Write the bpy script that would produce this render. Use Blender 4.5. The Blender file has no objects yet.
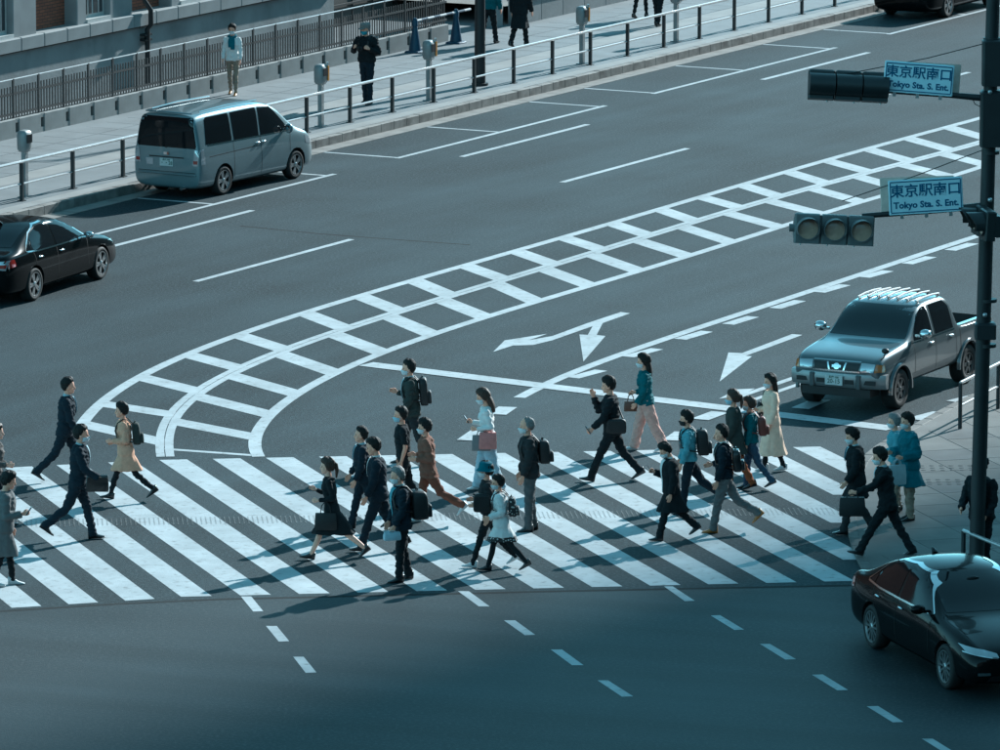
import bpy, bmesh, math, random
import numpy as np
from mathutils import Vector, Matrix, Quaternion
from mathutils.bvhtree import BVHTree

R = math.radians
rnd = random.Random(7)
scene = bpy.context.scene
col = scene.collection

# ------------------------------------------------------------------ camera, sky, sun, exposure
F, TH, CH = 6671.0, 0.17162, 20.445          # focal length in photo pixels, pitch, camera height
cam = bpy.data.cameras.new('camera')
cam.sensor_width = 36.0
cam.lens = 36.0 * F / 1000.0
cam.clip_start, cam.clip_end = 1.0, 6000.0
camo = bpy.data.objects.new('camera', cam)
camo.location = (0, 0, CH)
camo.rotation_euler = (math.pi / 2 - TH, 0, 0)
col.objects.link(camo)
scene.camera = camo

SUN_EL = R(28.0)
SUN_AZ = math.atan2(0.580, 0.814)            # clockwise from +Y
world = bpy.data.worlds.new('World')
scene.world = world
world.use_nodes = True
wn = world.node_tree
for n_ in list(wn.nodes):
    wn.nodes.remove(n_)
sky = wn.nodes.new('ShaderNodeTexSky')
sky.sky_type = 'NISHITA'
sky.sun_disc = False
sky.sun_elevation = SUN_EL
sky.sun_rotation = SUN_AZ
sky.dust_density = 0.1
sky.ozone_density = 2.0
# the photograph is graded teal: the sky keeps its own brightness, its hue is pulled to teal
lum = wn.nodes.new('ShaderNodeRGBToBW')
hue = wn.nodes.new('ShaderNodeMix'); hue.data_type = 'RGBA'; hue.blend_type = 'MULTIPLY'
hue.inputs[0].default_value = 1.0
hue.inputs[7].default_value = (0.34, 1.02, 1.18, 1)
tint = wn.nodes.new('ShaderNodeMix'); tint.data_type = 'RGBA'
tint.inputs[0].default_value = 0.75
wn.links.new(sky.outputs[0], lum.inputs[0])
wn.links.new(lum.outputs[0], hue.inputs[6])
wn.links.new(hue.outputs[2], tint.inputs[7])
bg = wn.nodes.new('ShaderNodeBackground')
bg.inputs['Strength'].default_value = 0.15
wo = wn.nodes.new('ShaderNodeOutputWorld')
wn.links.new(sky.outputs[0], tint.inputs[6])
wn.links.new(tint.outputs[2], bg.inputs[0])
wn.links.new(bg.outputs[0], wo.inputs[0])

sun = bpy.data.lights.new('sun', 'SUN')
sun.energy = 4.3
sun.angle = R(0.8)
sun.color = (1.0, 0.955, 0.91)
suno = bpy.data.objects.new('sun', sun)
sdir = Vector((math.sin(SUN_AZ) * math.cos(SUN_EL), math.cos(SUN_AZ) * math.cos(SUN_EL), math.sin(SUN_EL)))
suno.rotation_euler = (-sdir).to_track_quat('-Z', 'Y').to_euler()
suno.location = (40, 180, 60)
col.objects.link(suno)

scene.view_settings.view_transform = 'Standard'
scene.view_settings.look = 'None'
scene.view_settings.gamma = 1.0
scene.view_settings.exposure = 0.95
scene.view_settings.use_white_balance = True
scene.view_settings.white_balance_temperature = 5700
scene.view_settings.white_balance_tint = -1
scene.cycles.max_bounces = 6
scene.cycles.use_denoising = True

# ------------------------------------------------------------------ pixel -> place
def ray(px, py):
    u, v = (px - 500) / F, (py - 375) / F
    return Vector((u, math.cos(TH) - v * math.sin(TH), -math.sin(TH) - v * math.cos(TH)))

def GP(px, py, z=0.0):
    d = ray(px, py)
    k = (CH - z) / (-d.z)
    return Vector((d.x * k, d.y * k, z))

DA = R(61.85)                                 # direction in which road, kerb and facade run
D = Vector((math.cos(DA), math.sin(DA), 0))
N = Vector((D.y, -D.x, 0))                    # towards the road, away from the station

def WP(px, py, off):
    """pixel -> (t, z) on the vertical plane N.P = off"""
    d = ray(px, py)
    k = off / d.dot(N)
    p = d * k
    return p.dot(D), CH + p.z

def TP(t, off, z=0.0):
    p = D * t + N * off
    return Vector((p.x, p.y, z))

# ------------------------------------------------------------------ materials
MATS = {}
def mat(name, c, rough=0.6, metal=0.0, spec=0.5, var=0.0, vscale=8.0, bump=0.0, bscale=60.0, coat=0.0,
        world_co=False, dirt=None, stretch=None, sheen=0.0):
    if name in MATS:
        return MATS[name]
    m = bpy.data.materials.new(name)
    m.use_nodes = True
    nt = m.node_tree
    b = nt.nodes['Principled BSDF']
    b.inputs['Base Color'].default_value = (*c, 1)
    b.inputs['Roughness'].default_value = rough
    b.inputs['Metallic'].default_value = metal
    b.inputs['Specular IOR Level'].default_value = spec
    b.inputs['Coat Weight'].default_value = coat
    b.inputs['Coat Roughness'].default_value = 0.04
    if sheen:
        b.inputs['Sheen Weight'].default_value = sheen
    m.diffuse_color = (*c, 1)
    src = None
    if var or bump:
        if world_co:
            g = nt.nodes.new('ShaderNodeNewGeometry'); src = g.outputs['Position']
        else:
            g = nt.nodes.new('ShaderNodeTexCoord'); src = g.outputs['Object']
        if stretch:
            mp = nt.nodes.new('ShaderNodeMapping')
            mp.inputs['Scale'].default_value = stretch
            nt.links.new(src, mp.inputs['Vector']); src = mp.outputs['Vector']
    if var:
        n1 = nt.nodes.new('ShaderNodeTexNoise')
        n1.inputs['Scale'].default_value = vscale
        n1.inputs['Detail'].default_value = 6
        nt.links.new(src, n1.inputs['Vector'])
        rp = nt.nodes.new('ShaderNodeMapRange')
        rp.inputs[1].default_value = 0.3; rp.inputs[2].default_value = 0.7
        rp.inputs[3].default_value = 1 - var; rp.inputs[4].default_value = 1 + var
        nt.links.new(n1.outputs['Fac'], rp.inputs[0])
        mx = nt.nodes.new('ShaderNodeMix'); mx.data_type = 'RGBA'; mx.blend_type = 'MULTIPLY'
        mx.inputs[0].default_value = 1.0
        mx.inputs[6].default_value = (*c, 1)
        nt.links.new(rp.outputs[0], mx.inputs[7])
        last = mx.outputs[2]
        if dirt:
            dc, ds, lo, hi = dirt
            n2 = nt.nodes.new('ShaderNodeTexNoise')
            n2.inputs['Scale'].default_value = ds
            n2.inputs['Detail'].default_value = 8
            nt.links.new(src, n2.inputs['Vector'])
            r2 = nt.nodes.new('ShaderNodeMapRange')
            r2.inputs[1].default_value = lo; r2.inputs[2].default_value = hi
            nt.links.new(n2.outputs['Fac'], r2.inputs[0])
            m2 = nt.nodes.new('ShaderNodeMix'); m2.data_type = 'RGBA'
            nt.links.new(r2.outputs[0], m2.inputs[0])
            nt.links.new(last, m2.inputs[6])
            m2.inputs[7].default_value = (*dc, 1)
            last = m2.outputs[2]
        nt.links.new(last, b.inputs['Base Color'])
    if bump:
        n3 = nt.nodes.new('ShaderNodeTexNoise')
        n3.inputs['Scale'].default_value = bscale
        n3.inputs['Detail'].default_value = 4
        nt.links.new(src, n3.inputs['Vector'])
        bp = nt.nodes.new('ShaderNodeBump')
        bp.inputs['Strength'].default_value = bump
        bp.inputs['Distance'].default_value = 0.02
        nt.links.new(n3.outputs['Fac'], bp.inputs['Height'])
        nt.links.new(bp.outputs['Normal'], b.inputs['Normal'])
    MATS[name] = m
    return m

M_ASPH = mat('asphalt', (0.0225, 0.0360, 0.0420), 0.75, spec=0.12, var=0.34, vscale=0.30, bump=0.5, bscale=45, world_co=True,
             dirt=((0.043, 0.060, 0.067), 18.0, 0.47, 0.66))
def add_streaks(m, along=61.85, lo=0.84, hi=1.16):
    # wheel-track wear: long soft bands along the lanes
    nt = m.node_tree; b = nt.nodes['Principled BSDF']
    src = b.inputs['Base Color'].links[0].from_socket
    g = nt.nodes.new('ShaderNodeNewGeometry'); mp = nt.nodes.new('ShaderNodeMapping'); mp.vector_type = 'TEXTURE'
    mp.inputs['Rotation'].default_value = (0, 0, R(along)); mp.inputs['Scale'].default_value = (14.0, 1.0, 1.0)
    n = nt.nodes.new('ShaderNodeTexNoise'); n.inputs['Scale'].default_value = 0.9; n.inputs['Detail'].default_value = 5
    r = nt.nodes.new('ShaderNodeMapRange'); r.inputs[1].default_value = 0.35; r.inputs[2].default_value = 0.65; r.inputs[3].default_value = lo; r.inputs[4].default_value = hi
    x = nt.nodes.new('ShaderNodeMix'); x.data_type = 'RGBA'; x.blend_type = 'MULTIPLY'; x.inputs[0].default_value = 1.0
    nt.links.new(g.outputs['Position'], mp.inputs['Vector']); nt.links.new(mp.outputs['Vector'], n.inputs['Vector'])
    nt.links.new(n.outputs['Fac'], r.inputs[0]); nt.links.new(src, x.inputs[6]); nt.links.new(r.outputs[0], x.inputs[7]); nt.links.new(x.outputs[2], b.inputs['Base Color'])
M_ASPH2 = mat('smooth_asphalt', (0.024, 0.0335, 0.038), 0.65, spec=0.15, var=0.30, vscale=0.22, bump=0.25, bscale=45, world_co=True,
              dirt=((0.044, 0.052, 0.055), 18.0, 0.48, 0.68))
M_PAINT = mat('road_paint', (0.405, 0.435, 0.45), 0.7, spec=0.2, var=0.12, vscale=2.0, bump=0.2, bscale=45, world_co=True,
              dirt=((0.17, 0.17, 0.165), 7.0, 0.56, 0.80))
add_streaks(M_ASPH); add_streaks(M_ASPH2, 160.0); add_streaks(M_PAINT, 61.85, 0.90, 1.06)
M_GUTTER = mat('gutter_concrete', (0.19, 0.175, 0.16), 0.8, var=0.25, vscale=2.5, bump=0.2, world_co=True)
M_KERB = mat('kerb_granite', (0.21, 0.195, 0.18), 0.8, var=0.35, vscale=3.0, bump=0.3, world_co=True,
             dirt=((0.09, 0.08, 0.07), 2.2, 0.52, 0.75))
M_PAVE = mat('pavement_stone', (0.155, 0.168, 0.175), 0.75, var=0.14, vscale=1.3, bump=0.15, world_co=True)
M_PAVEL = mat('pavement_pale_band', (0.235, 0.23, 0.222), 0.75, var=0.12, vscale=1.5, world_co=True)
M_PAVE2 = mat('corner_pavement', (0.125, 0.118, 0.11), 0.8, var=0.20, vscale=1.2, bump=0.2, world_co=True)
M_STEEL = mat('galvanised_steel', (0.55, 0.55, 0.55), 0.35, metal=0.8, var=0.1)
M_DKPOST = mat('dark_green_post', (0.018, 0.025, 0.028), 0.45)
M_BLACKPOLE = mat('dark_pole_paint', (0.016, 0.018, 0.02), 0.5, var=0.2, vscale=4)
M_STONE = mat('facade_stone', (0.25, 0.26, 0.262), 0.85, var=0.22, vscale=0.9, bump=0.2, bscale=12,
              dirt=((0.15, 0.155, 0.155), 1.4, 0.55, 0.8))
M_STONE2 = mat('facade_pier_stone', (0.26, 0.27, 0.272), 0.85, var=0.15, vscale=1.5)
M_CONC = mat('fence_concrete', (0.24, 0.245, 0.24), 0.85, var=0.25, vscale=1.6,
             dirt=((0.17, 0.15, 0.13), 1.9, 0.56, 0.8))
M_PICKET = mat('fence_iron', (0.05, 0.05, 0.05), 0.6)
M_RECESS = mat('recess_brown', (0.055, 0.042, 0.034), 0.9)  # dark brown of the plinth recesses
M_WHITEFRAME = mat('white_window_frame', (0.55, 0.54, 0.52), 0.5, var=0.08)
M_GLASSW = mat('window_glass', (0.05, 0.055, 0.06), 0.08, spec=0.6)
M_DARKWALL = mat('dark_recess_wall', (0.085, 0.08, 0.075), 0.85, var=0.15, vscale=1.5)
M_BLUECONE = mat('blue_cone_plastic', (0.008, 0.05, 0.095), 0.45, var=0.15)
M_BARW = mat('barrier_bar_white', (0.55, 0.55, 0.55), 0.5)
M_METER = mat('meter_grey', (0.30, 0.31, 0.31), 0.5, metal=0.3, var=0.1)
M_METERD = mat('meter_dark_face', (0.02, 0.02, 0.022), 0.3)
M_METERO = mat('meter_orange_strip', (0.60, 0.24, 0.05), 0.5)
M_SIGNW = mat('sign_white', (0.66, 0.86, 0.93), 0.4, var=0.05, vscale=5)
M_SIGNB = mat('sign_blue', (0.015, 0.11, 0.22), 0.4)
M_SIGNBACK = mat('sign_back_aluminium', (0.72, 0.58, 0.50), 0.5, metal=0.2, var=0.1)
M_SIGNAL = mat('signal_housing_grey', (0.15, 0.155, 0.155), 0.5, var=0.15, vscale=6)
M_SIGNALD = mat('signal_housing_dark', (0.02, 0.024, 0.026), 0.45)
M_LENS = mat('unlit_lens', (0.62, 0.42, 0.31), 0.25, var=0.12, vscale=14, coat=0.3)
M_BLACKRUB = mat('tyre_rubber', (0.014, 0.014, 0.014), 0.75, var=0.2, vscale=20)
M_TRIM = mat('black_trim', (0.012, 0.012, 0.013), 0.5)

def brick_mat():
    m = bpy.data.materials.new('red_brick'); m.use_nodes = True
    nt = m.node_tree; b = nt.nodes['Principled BSDF']
    b.inputs['Roughness'].default_value = 0.85
    tc = nt.nodes.new('ShaderNodeTexCoord')
    sx = nt.nodes.new('ShaderNodeSeparateXYZ'); cx = nt.nodes.new('ShaderNodeCombineXYZ')
    nt.links.new(tc.outputs['Object'], sx.inputs[0])
    nt.links.new(sx.outputs['X'], cx.inputs['X']); nt.links.new(sx.outputs['Z'], cx.inputs['Y'])
    br = nt.nodes.new('ShaderNodeTexBrick')
    br.inputs['Scale'].default_value = 1.0
    br.inputs['Color1'].default_value = (0.34, 0.115, 0.065, 1)
    br.inputs['Color2'].default_value = (0.25, 0.085, 0.052, 1)
    br.inputs['Mortar'].default_value = (0.07, 0.05, 0.042, 1)
    br.inputs['Mortar Size'].default_value = 0.008
    br.inputs['Brick Width'].default_value = 0.22
    br.inputs['Row Height'].default_value = 0.075
    nt.links.new(cx.outputs[0], br.inputs['Vector'])
    nt.links.new(br.outputs['Color'], b.inputs['Base Color'])
    return m
M_BRICK = brick_mat()

# ------------------------------------------------------------------ mesh helpers
class MB:
    def __init__(s):
        s.v, s.f = [], []
    def add(s, vs, fs):
        o = len(s.v)
        s.v += [tuple(p) for p in vs]
        s.f += [tuple(i + o for i in f) for f in fs]
    def box(s, c, size, rot=None):
        x, y, z = (k / 2 for k in size)
        vs = [Vector((i * x, j * y, k * z)) for i in (-1, 1) for j in (-1, 1) for k in (-1, 1)]
        if rot is not None:
            vs = [rot @ p for p in vs]
        vs = [p + Vector(c) for p in vs]
        s.add(vs, [(0, 1, 3, 2), (4, 6, 7, 5), (0, 4, 5, 1), (2, 3, 7, 6), (0, 2, 6, 4), (1, 5, 7, 3)])
    def bbox(s, c, size, bev=0.01):
        """box with chamfered vertical edges and top"""
        x, y, z = (k / 2 for k in size)
        b = min(bev, x * .9, y * .9, z * .9)
        ring = [(x - b, -y), (x, -y + b), (x, y - b), (x - b, y), (-x + b, y), (-x, y - b), (-x, -y + b), (-x + b, -y)]
        rings = []
        for zz, sh in ((-z, 0), (z - b, 0), (z, b)):
            rings.append([(c[0] + px - math.copysign(sh, px), c[1] + py - math.copysign(sh, py), c[2] + zz) for px, py in ring])
        s.loft(rings, True)
    def loft(s, rings, cap=True, close=True):
        n = len(rings[0]); o = len(s.v)
        for r in rings:
            s.v += [tuple(p) for p in r]
        for i in range(len(rings) - 1):
            for j in range(n if close else n - 1):
                a = o + i * n + j; b = o + i * n + (j + 1) % n
                s.f.append((a, b, b + n, a + n))
        if cap:
            s.f.append(tuple(o + j for j in reversed(range(n))))
            s.f.append(tuple(o + (len(rings) - 1) * n + j for j in range(n)))
    def tube(s, path, rad, seg=8, cap=True, flat=1.0):
        path = [Vector(p) for p in path]
        if not isinstance(rad, (list, tuple)):
            rad = [rad] * len(path)
        rings = []
        up = None
        for i, p in enumerate(path):
            t = (path[min(i + 1, len(path) - 1)] - path[max(i - 1, 0)]).normalized()
            if up is None:
                up = Vector((0, 0, 1)) if abs(t.z) < 0.9 else Vector((1, 0, 0))
            a = t.cross(up).normalized(); b = a.cross(t).normalized(); up = b
            rings.append([p + (a * math.cos(k * 2 * math.pi / seg) + b * flat * math.sin(k * 2 * math.pi / seg)) * rad[i] for k in range(seg)])
        s.loft(rings, cap)
    def cyl(s, c, r, h, seg=16, r2=None, axis='Z'):
        r2 = r if r2 is None else r2
        rings = []
        for zz, rr in ((0, r), (h, r2)):
            ring = []
            for k in range(seg):
                a = k * 2 * math.pi / seg
                p = (rr * math.cos(a), rr * math.sin(a), zz)
                if axis == 'X': p = (p[2], p[0], p[1])
                if axis == 'Y': p = (p[0], p[2], p[1])
                ring.append((c[0] + p[0], c[1] + p[1], c[2] + p[2]))
            rings.append(ring)
        s.loft(rings, True)
    def lathe(s, prof, seg=24, axis='Y', c=(0, 0, 0), cap=False):
        """profile of (radius, along)"""
        rings = []
        for r, h in prof:
            ring = []
            for k in range(seg):
                a = k * 2 * math.pi / seg
                p = (r * math.cos(a), h, r * math.sin(a)) if axis == 'Y' else ((r * math.cos(a), r * math.sin(a), h) if axis == 'Z' else (h, r * math.cos(a), r * math.sin(a)))
                ring.append((c[0] + p[0], c[1] + p[1], c[2] + p[2]))
            rings.append(ring)
        s.loft(rings, cap)
    def ball(s, c, rad, seg=14, rings=9, rot=None):
        rs = []
        for i in range(rings + 1):
            ph = -math.pi / 2 + math.pi * i / rings
            cr, zz = max(math.cos(ph), 0.02), math.sin(ph)
            ring = []
            for k in range(seg):
                a = 2 * math.pi * k / seg
                p = Vector((rad[0] * cr * math.cos(a), rad[1] * cr * math.sin(a), rad[2] * zz))
                if rot is not None: p = rot @ p
                ring.append(p + Vector(c))
            rs.append(ring)
        s.loft(rs, True)
    def poly(s, pts):
        s.add(pts, [tuple(range(len(pts)))])
    def prism(s, pts2, z0, z1):
        n = len(pts2)
        s.loft([[(p[0], p[1], z0) for p in pts2], [(p[0], p[1], z1) for p in pts2]], True)
    def mesh(s, name):
        me = bpy.data.meshes.new(name)
        me.from_pydata(s.v, [], s.f)
        bm = bmesh.new(); bm.from_mesh(me)
        bmesh.ops.recalc_face_normals(bm, faces=bm.faces)
        bm.to_mesh(me); bm.free()
        return me
    def build(s, name, m, parent=None, smooth=False, loc=None, rotz=0):
        return obj(name, s.mesh(name), m, parent, smooth, loc, rotz)

def obj(name, me, m, parent=None, smooth=False, loc=None, rotz=0):
    o = bpy.data.objects.new(name, me)
    col.objects.link(o)
    if m is not None:
        if me.materials: me.materials[0] = m
        else: me.materials.append(m)
    if smooth:
        me.polygons.foreach_set('use_smooth', [True] * len(me.polygons))
        if smooth != 'full':
            try:
                me.set_sharp_from_angle(angle=R(smooth if not isinstance(smooth, bool) else 40))
            except Exception:
                pass
    if parent is not None:
        o.parent = parent
    if loc is not None:
        o.location = loc
    if rotz:
        o.rotation_euler.z = rotz
    return o

def tag(o, label, cat, group=None):
    o['label'] = label; o['category'] = cat
    if group: o['group'] = group
    return o

def thing(name, label, cat, loc=(0, 0, 0), rotz=0, group=None):
    o = bpy.data.objects.new(name, None)
    o.empty_display_size = 0.3
    col.objects.link(o)
    o.location = loc; o.rotation_euler.z = rotz
    return tag(o, label, cat, group)

def struct(o):
    o['kind'] = 'structure'
    return o

def eval_mesh(o, name=None):
    bpy.context.view_layer.update()
    dg = bpy.context.evaluated_depsgraph_get()
    me = bpy.data.meshes.new_from_object(o.evaluated_get(dg), preserve_all_data_layers=False, depsgraph=dg)
    if name: me.name = name
    return me

def text_mesh(body, size, extrude=0.002, bold=0.0, align='CENTER', space=1.0):
    cu = bpy.data.curves.new('lettering', 'FONT')
    cu.body = body; cu.size = size; cu.extrude = extrude; cu.offset = bold
    cu.align_x = align; cu.align_y = 'CENTER'; cu.space_character = space
    cu.resolution_u = 3
    o = bpy.data.objects.new('lettering_source', cu)
    col.objects.link(o)
    me = eval_mesh(o, 'lettering')
    bpy.data.objects.remove(o)
    bpy.data.curves.remove(cu)
    return me
# ------------------------------------------------------------------ ground, road and markings
gm = MB()
gm.poly([(-2500, -300, 0.002), (2500, -300, 0.002), (2500, 4500, 0.002), (-2500, 4500, 0.002)])
road = struct(gm.build('road', M_ASPH))

# smoother, darker asphalt of the crossing street, this side of the zebra crossing
sm = MB()
seam = [GP(-400, 640), GP(0, 612), GP(120, 604.5), GP(220, 600), GP(560, 592), GP(860, 586), GP(1300, 577)]
sm.poly([(seam[0].x, seam[0].y, 0.004), (-40, 60, 0.004), (40, 60, 0.004)] + [(q.x, q.y, 0.004) for q in reversed(seam[1:])])
struct(sm.build('cross_street', M_ASPH2))

def piece(name, pts, z, m=None):
    mb = MB()
    mb.poly([(p.x, p.y, z) for p in pts])
    return mb.build(name, m or M_PAINT, road)

def ribbon(name, pts, w, z, m=None, shift=0.0):
    pts = [Vector((p[0], p[1], 0)) for p in pts]
    L, Rr = [], []
    for i, p in enumerate(pts):
        t = (pts[min(i + 1, len(pts) - 1)] - pts[max(i - 1, 0)]).normalized()
        nn = Vector((t.y, -t.x, 0))
        L.append(p + nn * (shift - w / 2)); Rr.append(p + nn * (shift + w / 2))
    n = len(pts)
    mb = MB()
    mb.add([(p.x, p.y, z) for p in L + Rr], [(i, i + 1, n + i + 1, n + i) for i in range(n - 1)])
    return mb.build(name, m or M_PAINT, road)

def seg(name, a, b, w, z, skew=False):
    return ribbon(name, [a, b], w, z)

def on_line(off, px_pts):
    return [TP(GP(*q).dot(D), off) for q in px_pts]

# parking bays along the kerb
BAY = -70.86
KERB = -73.2
def bayline(a, b):
    p, q = on_line(BAY, [a, b]); seg('bay_line', p, q, 0.13, 0.008)
bayline((-40, 265), (337, 174.4)); bayline((394.5, 158.4), (607, 106)); bayline((653, 94), (839, 48)); bayline((887, 34.5), (1090, -14))
for q in [(210, 204), (330, 176), (397, 157.8), (496.5, 132), (603, 107), (656, 93.3), (743, 70.4), (834, 49), (890, 33.8), (965, 14.5), (86, 235.5)]:
    t = GP(*q).dot(D)
    seg('bay_tick', TP(t, BAY - 0.06), TP(t, KERB + 0.42), 0.11, 0.005)
# lane lines
L1 = -69.72; L2 = -65.92
for off, ab in ((L1, [((113, 251.5), (270, 212)), ((475, 158), (607, 126)), ((780, 81), (890, 54))]),
                (L2, [((199, 282), (358, 240)), ((562, 182.5), (694, 149)), ((865, 101.5), (978, 73))])):
    for a, b in ab:
        p, q = on_line(off, [a, b]); seg('lane_dash', p, q, 0.15, 0.006)

# hatched median: three curved lines and two rows of bars
def smooth_line(px, deg=5, n=60, y0=None, y1=None):
    P = np.array([[GP(*q).x, GP(*q).y] for q in px])
    yc, ys = P[:, 1].mean(), P[:, 1].std()
    cf = np.polyfit((P[:, 1] - yc) / ys, P[:, 0], deg)
    Y = np.linspace(P[:, 1].min() if y0 is None else y0, P[:, 1].max() if y1 is None else y1, n)
    return [(float(np.polyval(cf, (y - yc) / ys)), float(y)) for y in Y]
outer = smooth_line([(81, 424), (95, 410), (111, 397), (150, 371.5), (192, 352), (240, 334), (306, 313), (360, 297), (420, 278.6), (468, 264.5),
                     (525, 248), (600, 227), (650, 212), (700, 197.5), (784, 173), (850, 154), (866, 149), (989, 116), (1040, 101)], 6, 70)
mid = smooth_line([(166.5, 457), (162, 439), (171, 421), (192, 398.5), (216, 382), (252, 362.5), (300, 345), (348, 329), (396, 312.5), (450, 296), (510, 277.4),
                   (555, 265), (600, 252.5), (640, 238.5), (700, 219), (778, 197), (850, 178), (880, 170), (948, 151), (1010, 133)], 7, 80)
inner = smooth_line([(258, 457), (256.5, 442), (264, 421), (279, 406), (306, 389.5), (342, 371.5), (381, 353), (432, 335), (480, 319), (540, 301),
                     (600, 283.5), (688, 256), (742, 239.5), (790, 224), (850, 205), (878, 198), (952, 176), (987, 165)], 7, 80)
ribbon('median_line', outer, 0.22, 0.0075)
ribbon('median_line', mid, 0.145, 0.0075, shift=-0.080)
ribbon('median_line', mid, 0.145, 0.0075, shift=0.080)
ribbon('median_line', inner, 0.22, 0.0075)
farbars = [((91, 434), (156, 443)), ((114, 404), (172, 415)), ((147, 377.5), (202, 392)), ((192, 355), (243, 369)), ((243, 335.5), (291, 350.5)),
           ((310, 313.5), (347, 329)), ((366, 296.6), (399, 311.6)), ((420, 281), (451, 296)), ((469, 266), (502, 279.5)), ((520, 251.6), (551, 264.5)),
           ((568, 238), (601, 250)), ((614, 223.6), (647, 235.6)), ((661, 209.5), (694, 221.5)), ((706, 197.5), (739, 208)), ((748, 185.5), (782, 197)),
           ((791, 172), (823, 183.4)), ((833, 161), (866, 172)), ((873, 149.5), (905, 161)), ((912, 138.5), (944, 150)), ((951, 127.5), (983, 139))]
nearbars = [((178.5, 449), (252, 456)), ((187.5, 421), (255, 437.5)), ((214.5, 396.4), (270, 415)), ((250.5, 376), (302, 394.5)), ((297, 354.6), (339, 373.5)),
            ((349.5, 335), (384, 353)), ((402, 317), (435, 335)), ((453, 300.5), (486, 317.6)), ((504, 284), (537, 302)), ((556, 269.5), (587, 285.7)),
            ((602.5, 255), (635, 271)), ((650, 241), (683.5, 256)), ((697, 227.5), (730, 242.5)), ((743, 214), (776, 227)), ((787, 202), (817, 214)),
            ((828, 189.5), (859, 202)), ((868, 177), (900, 189.5)), ((908, 165), (942, 176)), ((948, 154), (984, 165))]
def nearest_on(line, p):
    best = None
    for i in range(len(line) - 1):
        a, b = Vector((*line[i], 0)), Vector((*line[i + 1], 0))
        e = b - a
        k = max(0, min(1, (p - a).dot(e) / e.length_squared))
        q = a + e * k
        d_ = (q - p).length
        if best is None or d_ < best[0]:
            best = (d_, q, e.normalized())
    return best[1], best[2]
def bar(a, b, la, lb, w):
    # a bar between two lines, its ends cut along them
    a, ta = nearest_on(la, GP(*a)); b, tb = nearest_on(lb, GP(*b))
    dr = (b - a).normalized()
    def h(t):
        return min(0.6, (w / 2) / max(0.3, abs(t.x * dr.y - t.y * dr.x)))
    piece('median_bar', [a - ta * h(ta), a + ta * h(ta), b + tb * h(tb), b - tb * h(tb)], 0.005)
for i, (a, b) in enumerate(farbars):
    bar(a, b, outer, mid, 0.47)
for i, (a, b) in enumerate(nearbars):
    bar(a, b, mid, inner, 0.47 if i > 0 else 0.15)

# stop line, turning lane line and its dashes
seg('stop_line', GP(366, 364.4), GP(893, 429), 0.45, 0.0105)
lane3 = smooth_line([(519.6, 398), (536, 389.5), (552.6, 381.4), (583, 368.6), (621, 355), (660, 341), (700, 327.8), (720, 321), (784, 299.5), (800, 295), (900, 261.5), (984, 234.5), (1010, 226)], 4, 40)
ribbon('lane_line', lane3, 0.22, 0.008)
for a, b in [((573, 378), (601, 370.5)), ((628, 357), (657, 349)), ((680, 339.5), (707, 331.5)), ((728, 324.5), (753, 316.8)), ((775, 308.5), (800, 300.8)),
             ((819, 292.5), (845, 285)), ((864, 277.5), (888, 271)), ((907, 264), (931, 257)), ((950, 250.5), (973, 243.5)), ((990, 238), (1012, 231))]:
    seg('lane_dash', GP(*a), GP(*b), 0.26, 0.006)
# lane line by the pickup, guide dashes towards the crossing, edge line by the corner
seg('lane_line', GP(736, 398), GP(905, 340), 0.15, 0.007)
seg('lane_line', GP(748, 402), GP(905, 348), 0.13, 0.007)
for a, b in [((700, 420), (720, 412.5)), ((672, 441), (684, 432.5)), ((466, 441), (482, 430)), ((497, 415), (508, 407.5)), ((914, 420), (941, 413)), ((954, 402.5), (980, 396)), ((822, 400), (800, 409))]:
    seg('guide_dash', GP(*a), GP(*b), 0.33, 0.013)
seg('edge_line', GP(948, 411), GP(1010, 386), 0.12, 0.007)

# turn arrows
def px_poly(name, pts, bx, by, k, z=0.006):
    return piece(name, [GP(bx + x * k, by + y * k) for x, y in pts], z)
px_poly('turn_arrow', [(640, 56), (682, 62), (558, 106), (530, 160), (570, 165), (470, 281), (452, 158), (490, 160), (512, 120), (330, 184), (240, 206), (150, 208), (60, 237),
                       (112, 185), (305, 155), (222, 184), (330, 165), (490, 106)], 480, 300, 0.22)
px_poly('straight_arrow', [(660, 172), (712, 176), (428, 281), (460, 283), (298, 409), (342, 264), (410, 267)], 660, 300, 0.2)
px_poly('turn_arrow', [(295, 495), (385, 448), (475, 444), (400, 480)], 660, 300, 0.2)

# guide dashes on the crossing street
def quads(lst, bx, by, k=0.4):
    for q in lst:
        px_poly('guide_dash', q, bx, by, k, 0.007)
quads([[(102, 42), (128, 42), (158, 79), (133, 80)], [(165, 116), (192, 116), (223, 154), (197, 155)], [(233, 193), (259, 193), (291, 232), (264, 233)],
       [(645, 29), (672, 29), (724, 67), (697, 67)], [(760, 102), (788, 102), (838, 138), (812, 139)], [(877, 175), (905, 175), (959, 214), (930, 214)]], 200, 580)
quads([[(-6, 252), (20, 252), (83, 292), (55, 293)], [(160, 17), (182, 17), (237, 53), (212, 54)], [(277, 90), (300, 89), (360, 125), (336, 126)], [(400, 161), (425, 161), (490, 199), (463, 200)],
       [(530, 238), (557, 237), (620, 276), (593, 277)], [(667, 317), (695, 316), (759, 356), (732, 357)], [(805, 398), (832, 398), (900, 440), (872, 440)]], 600, 580)

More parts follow.
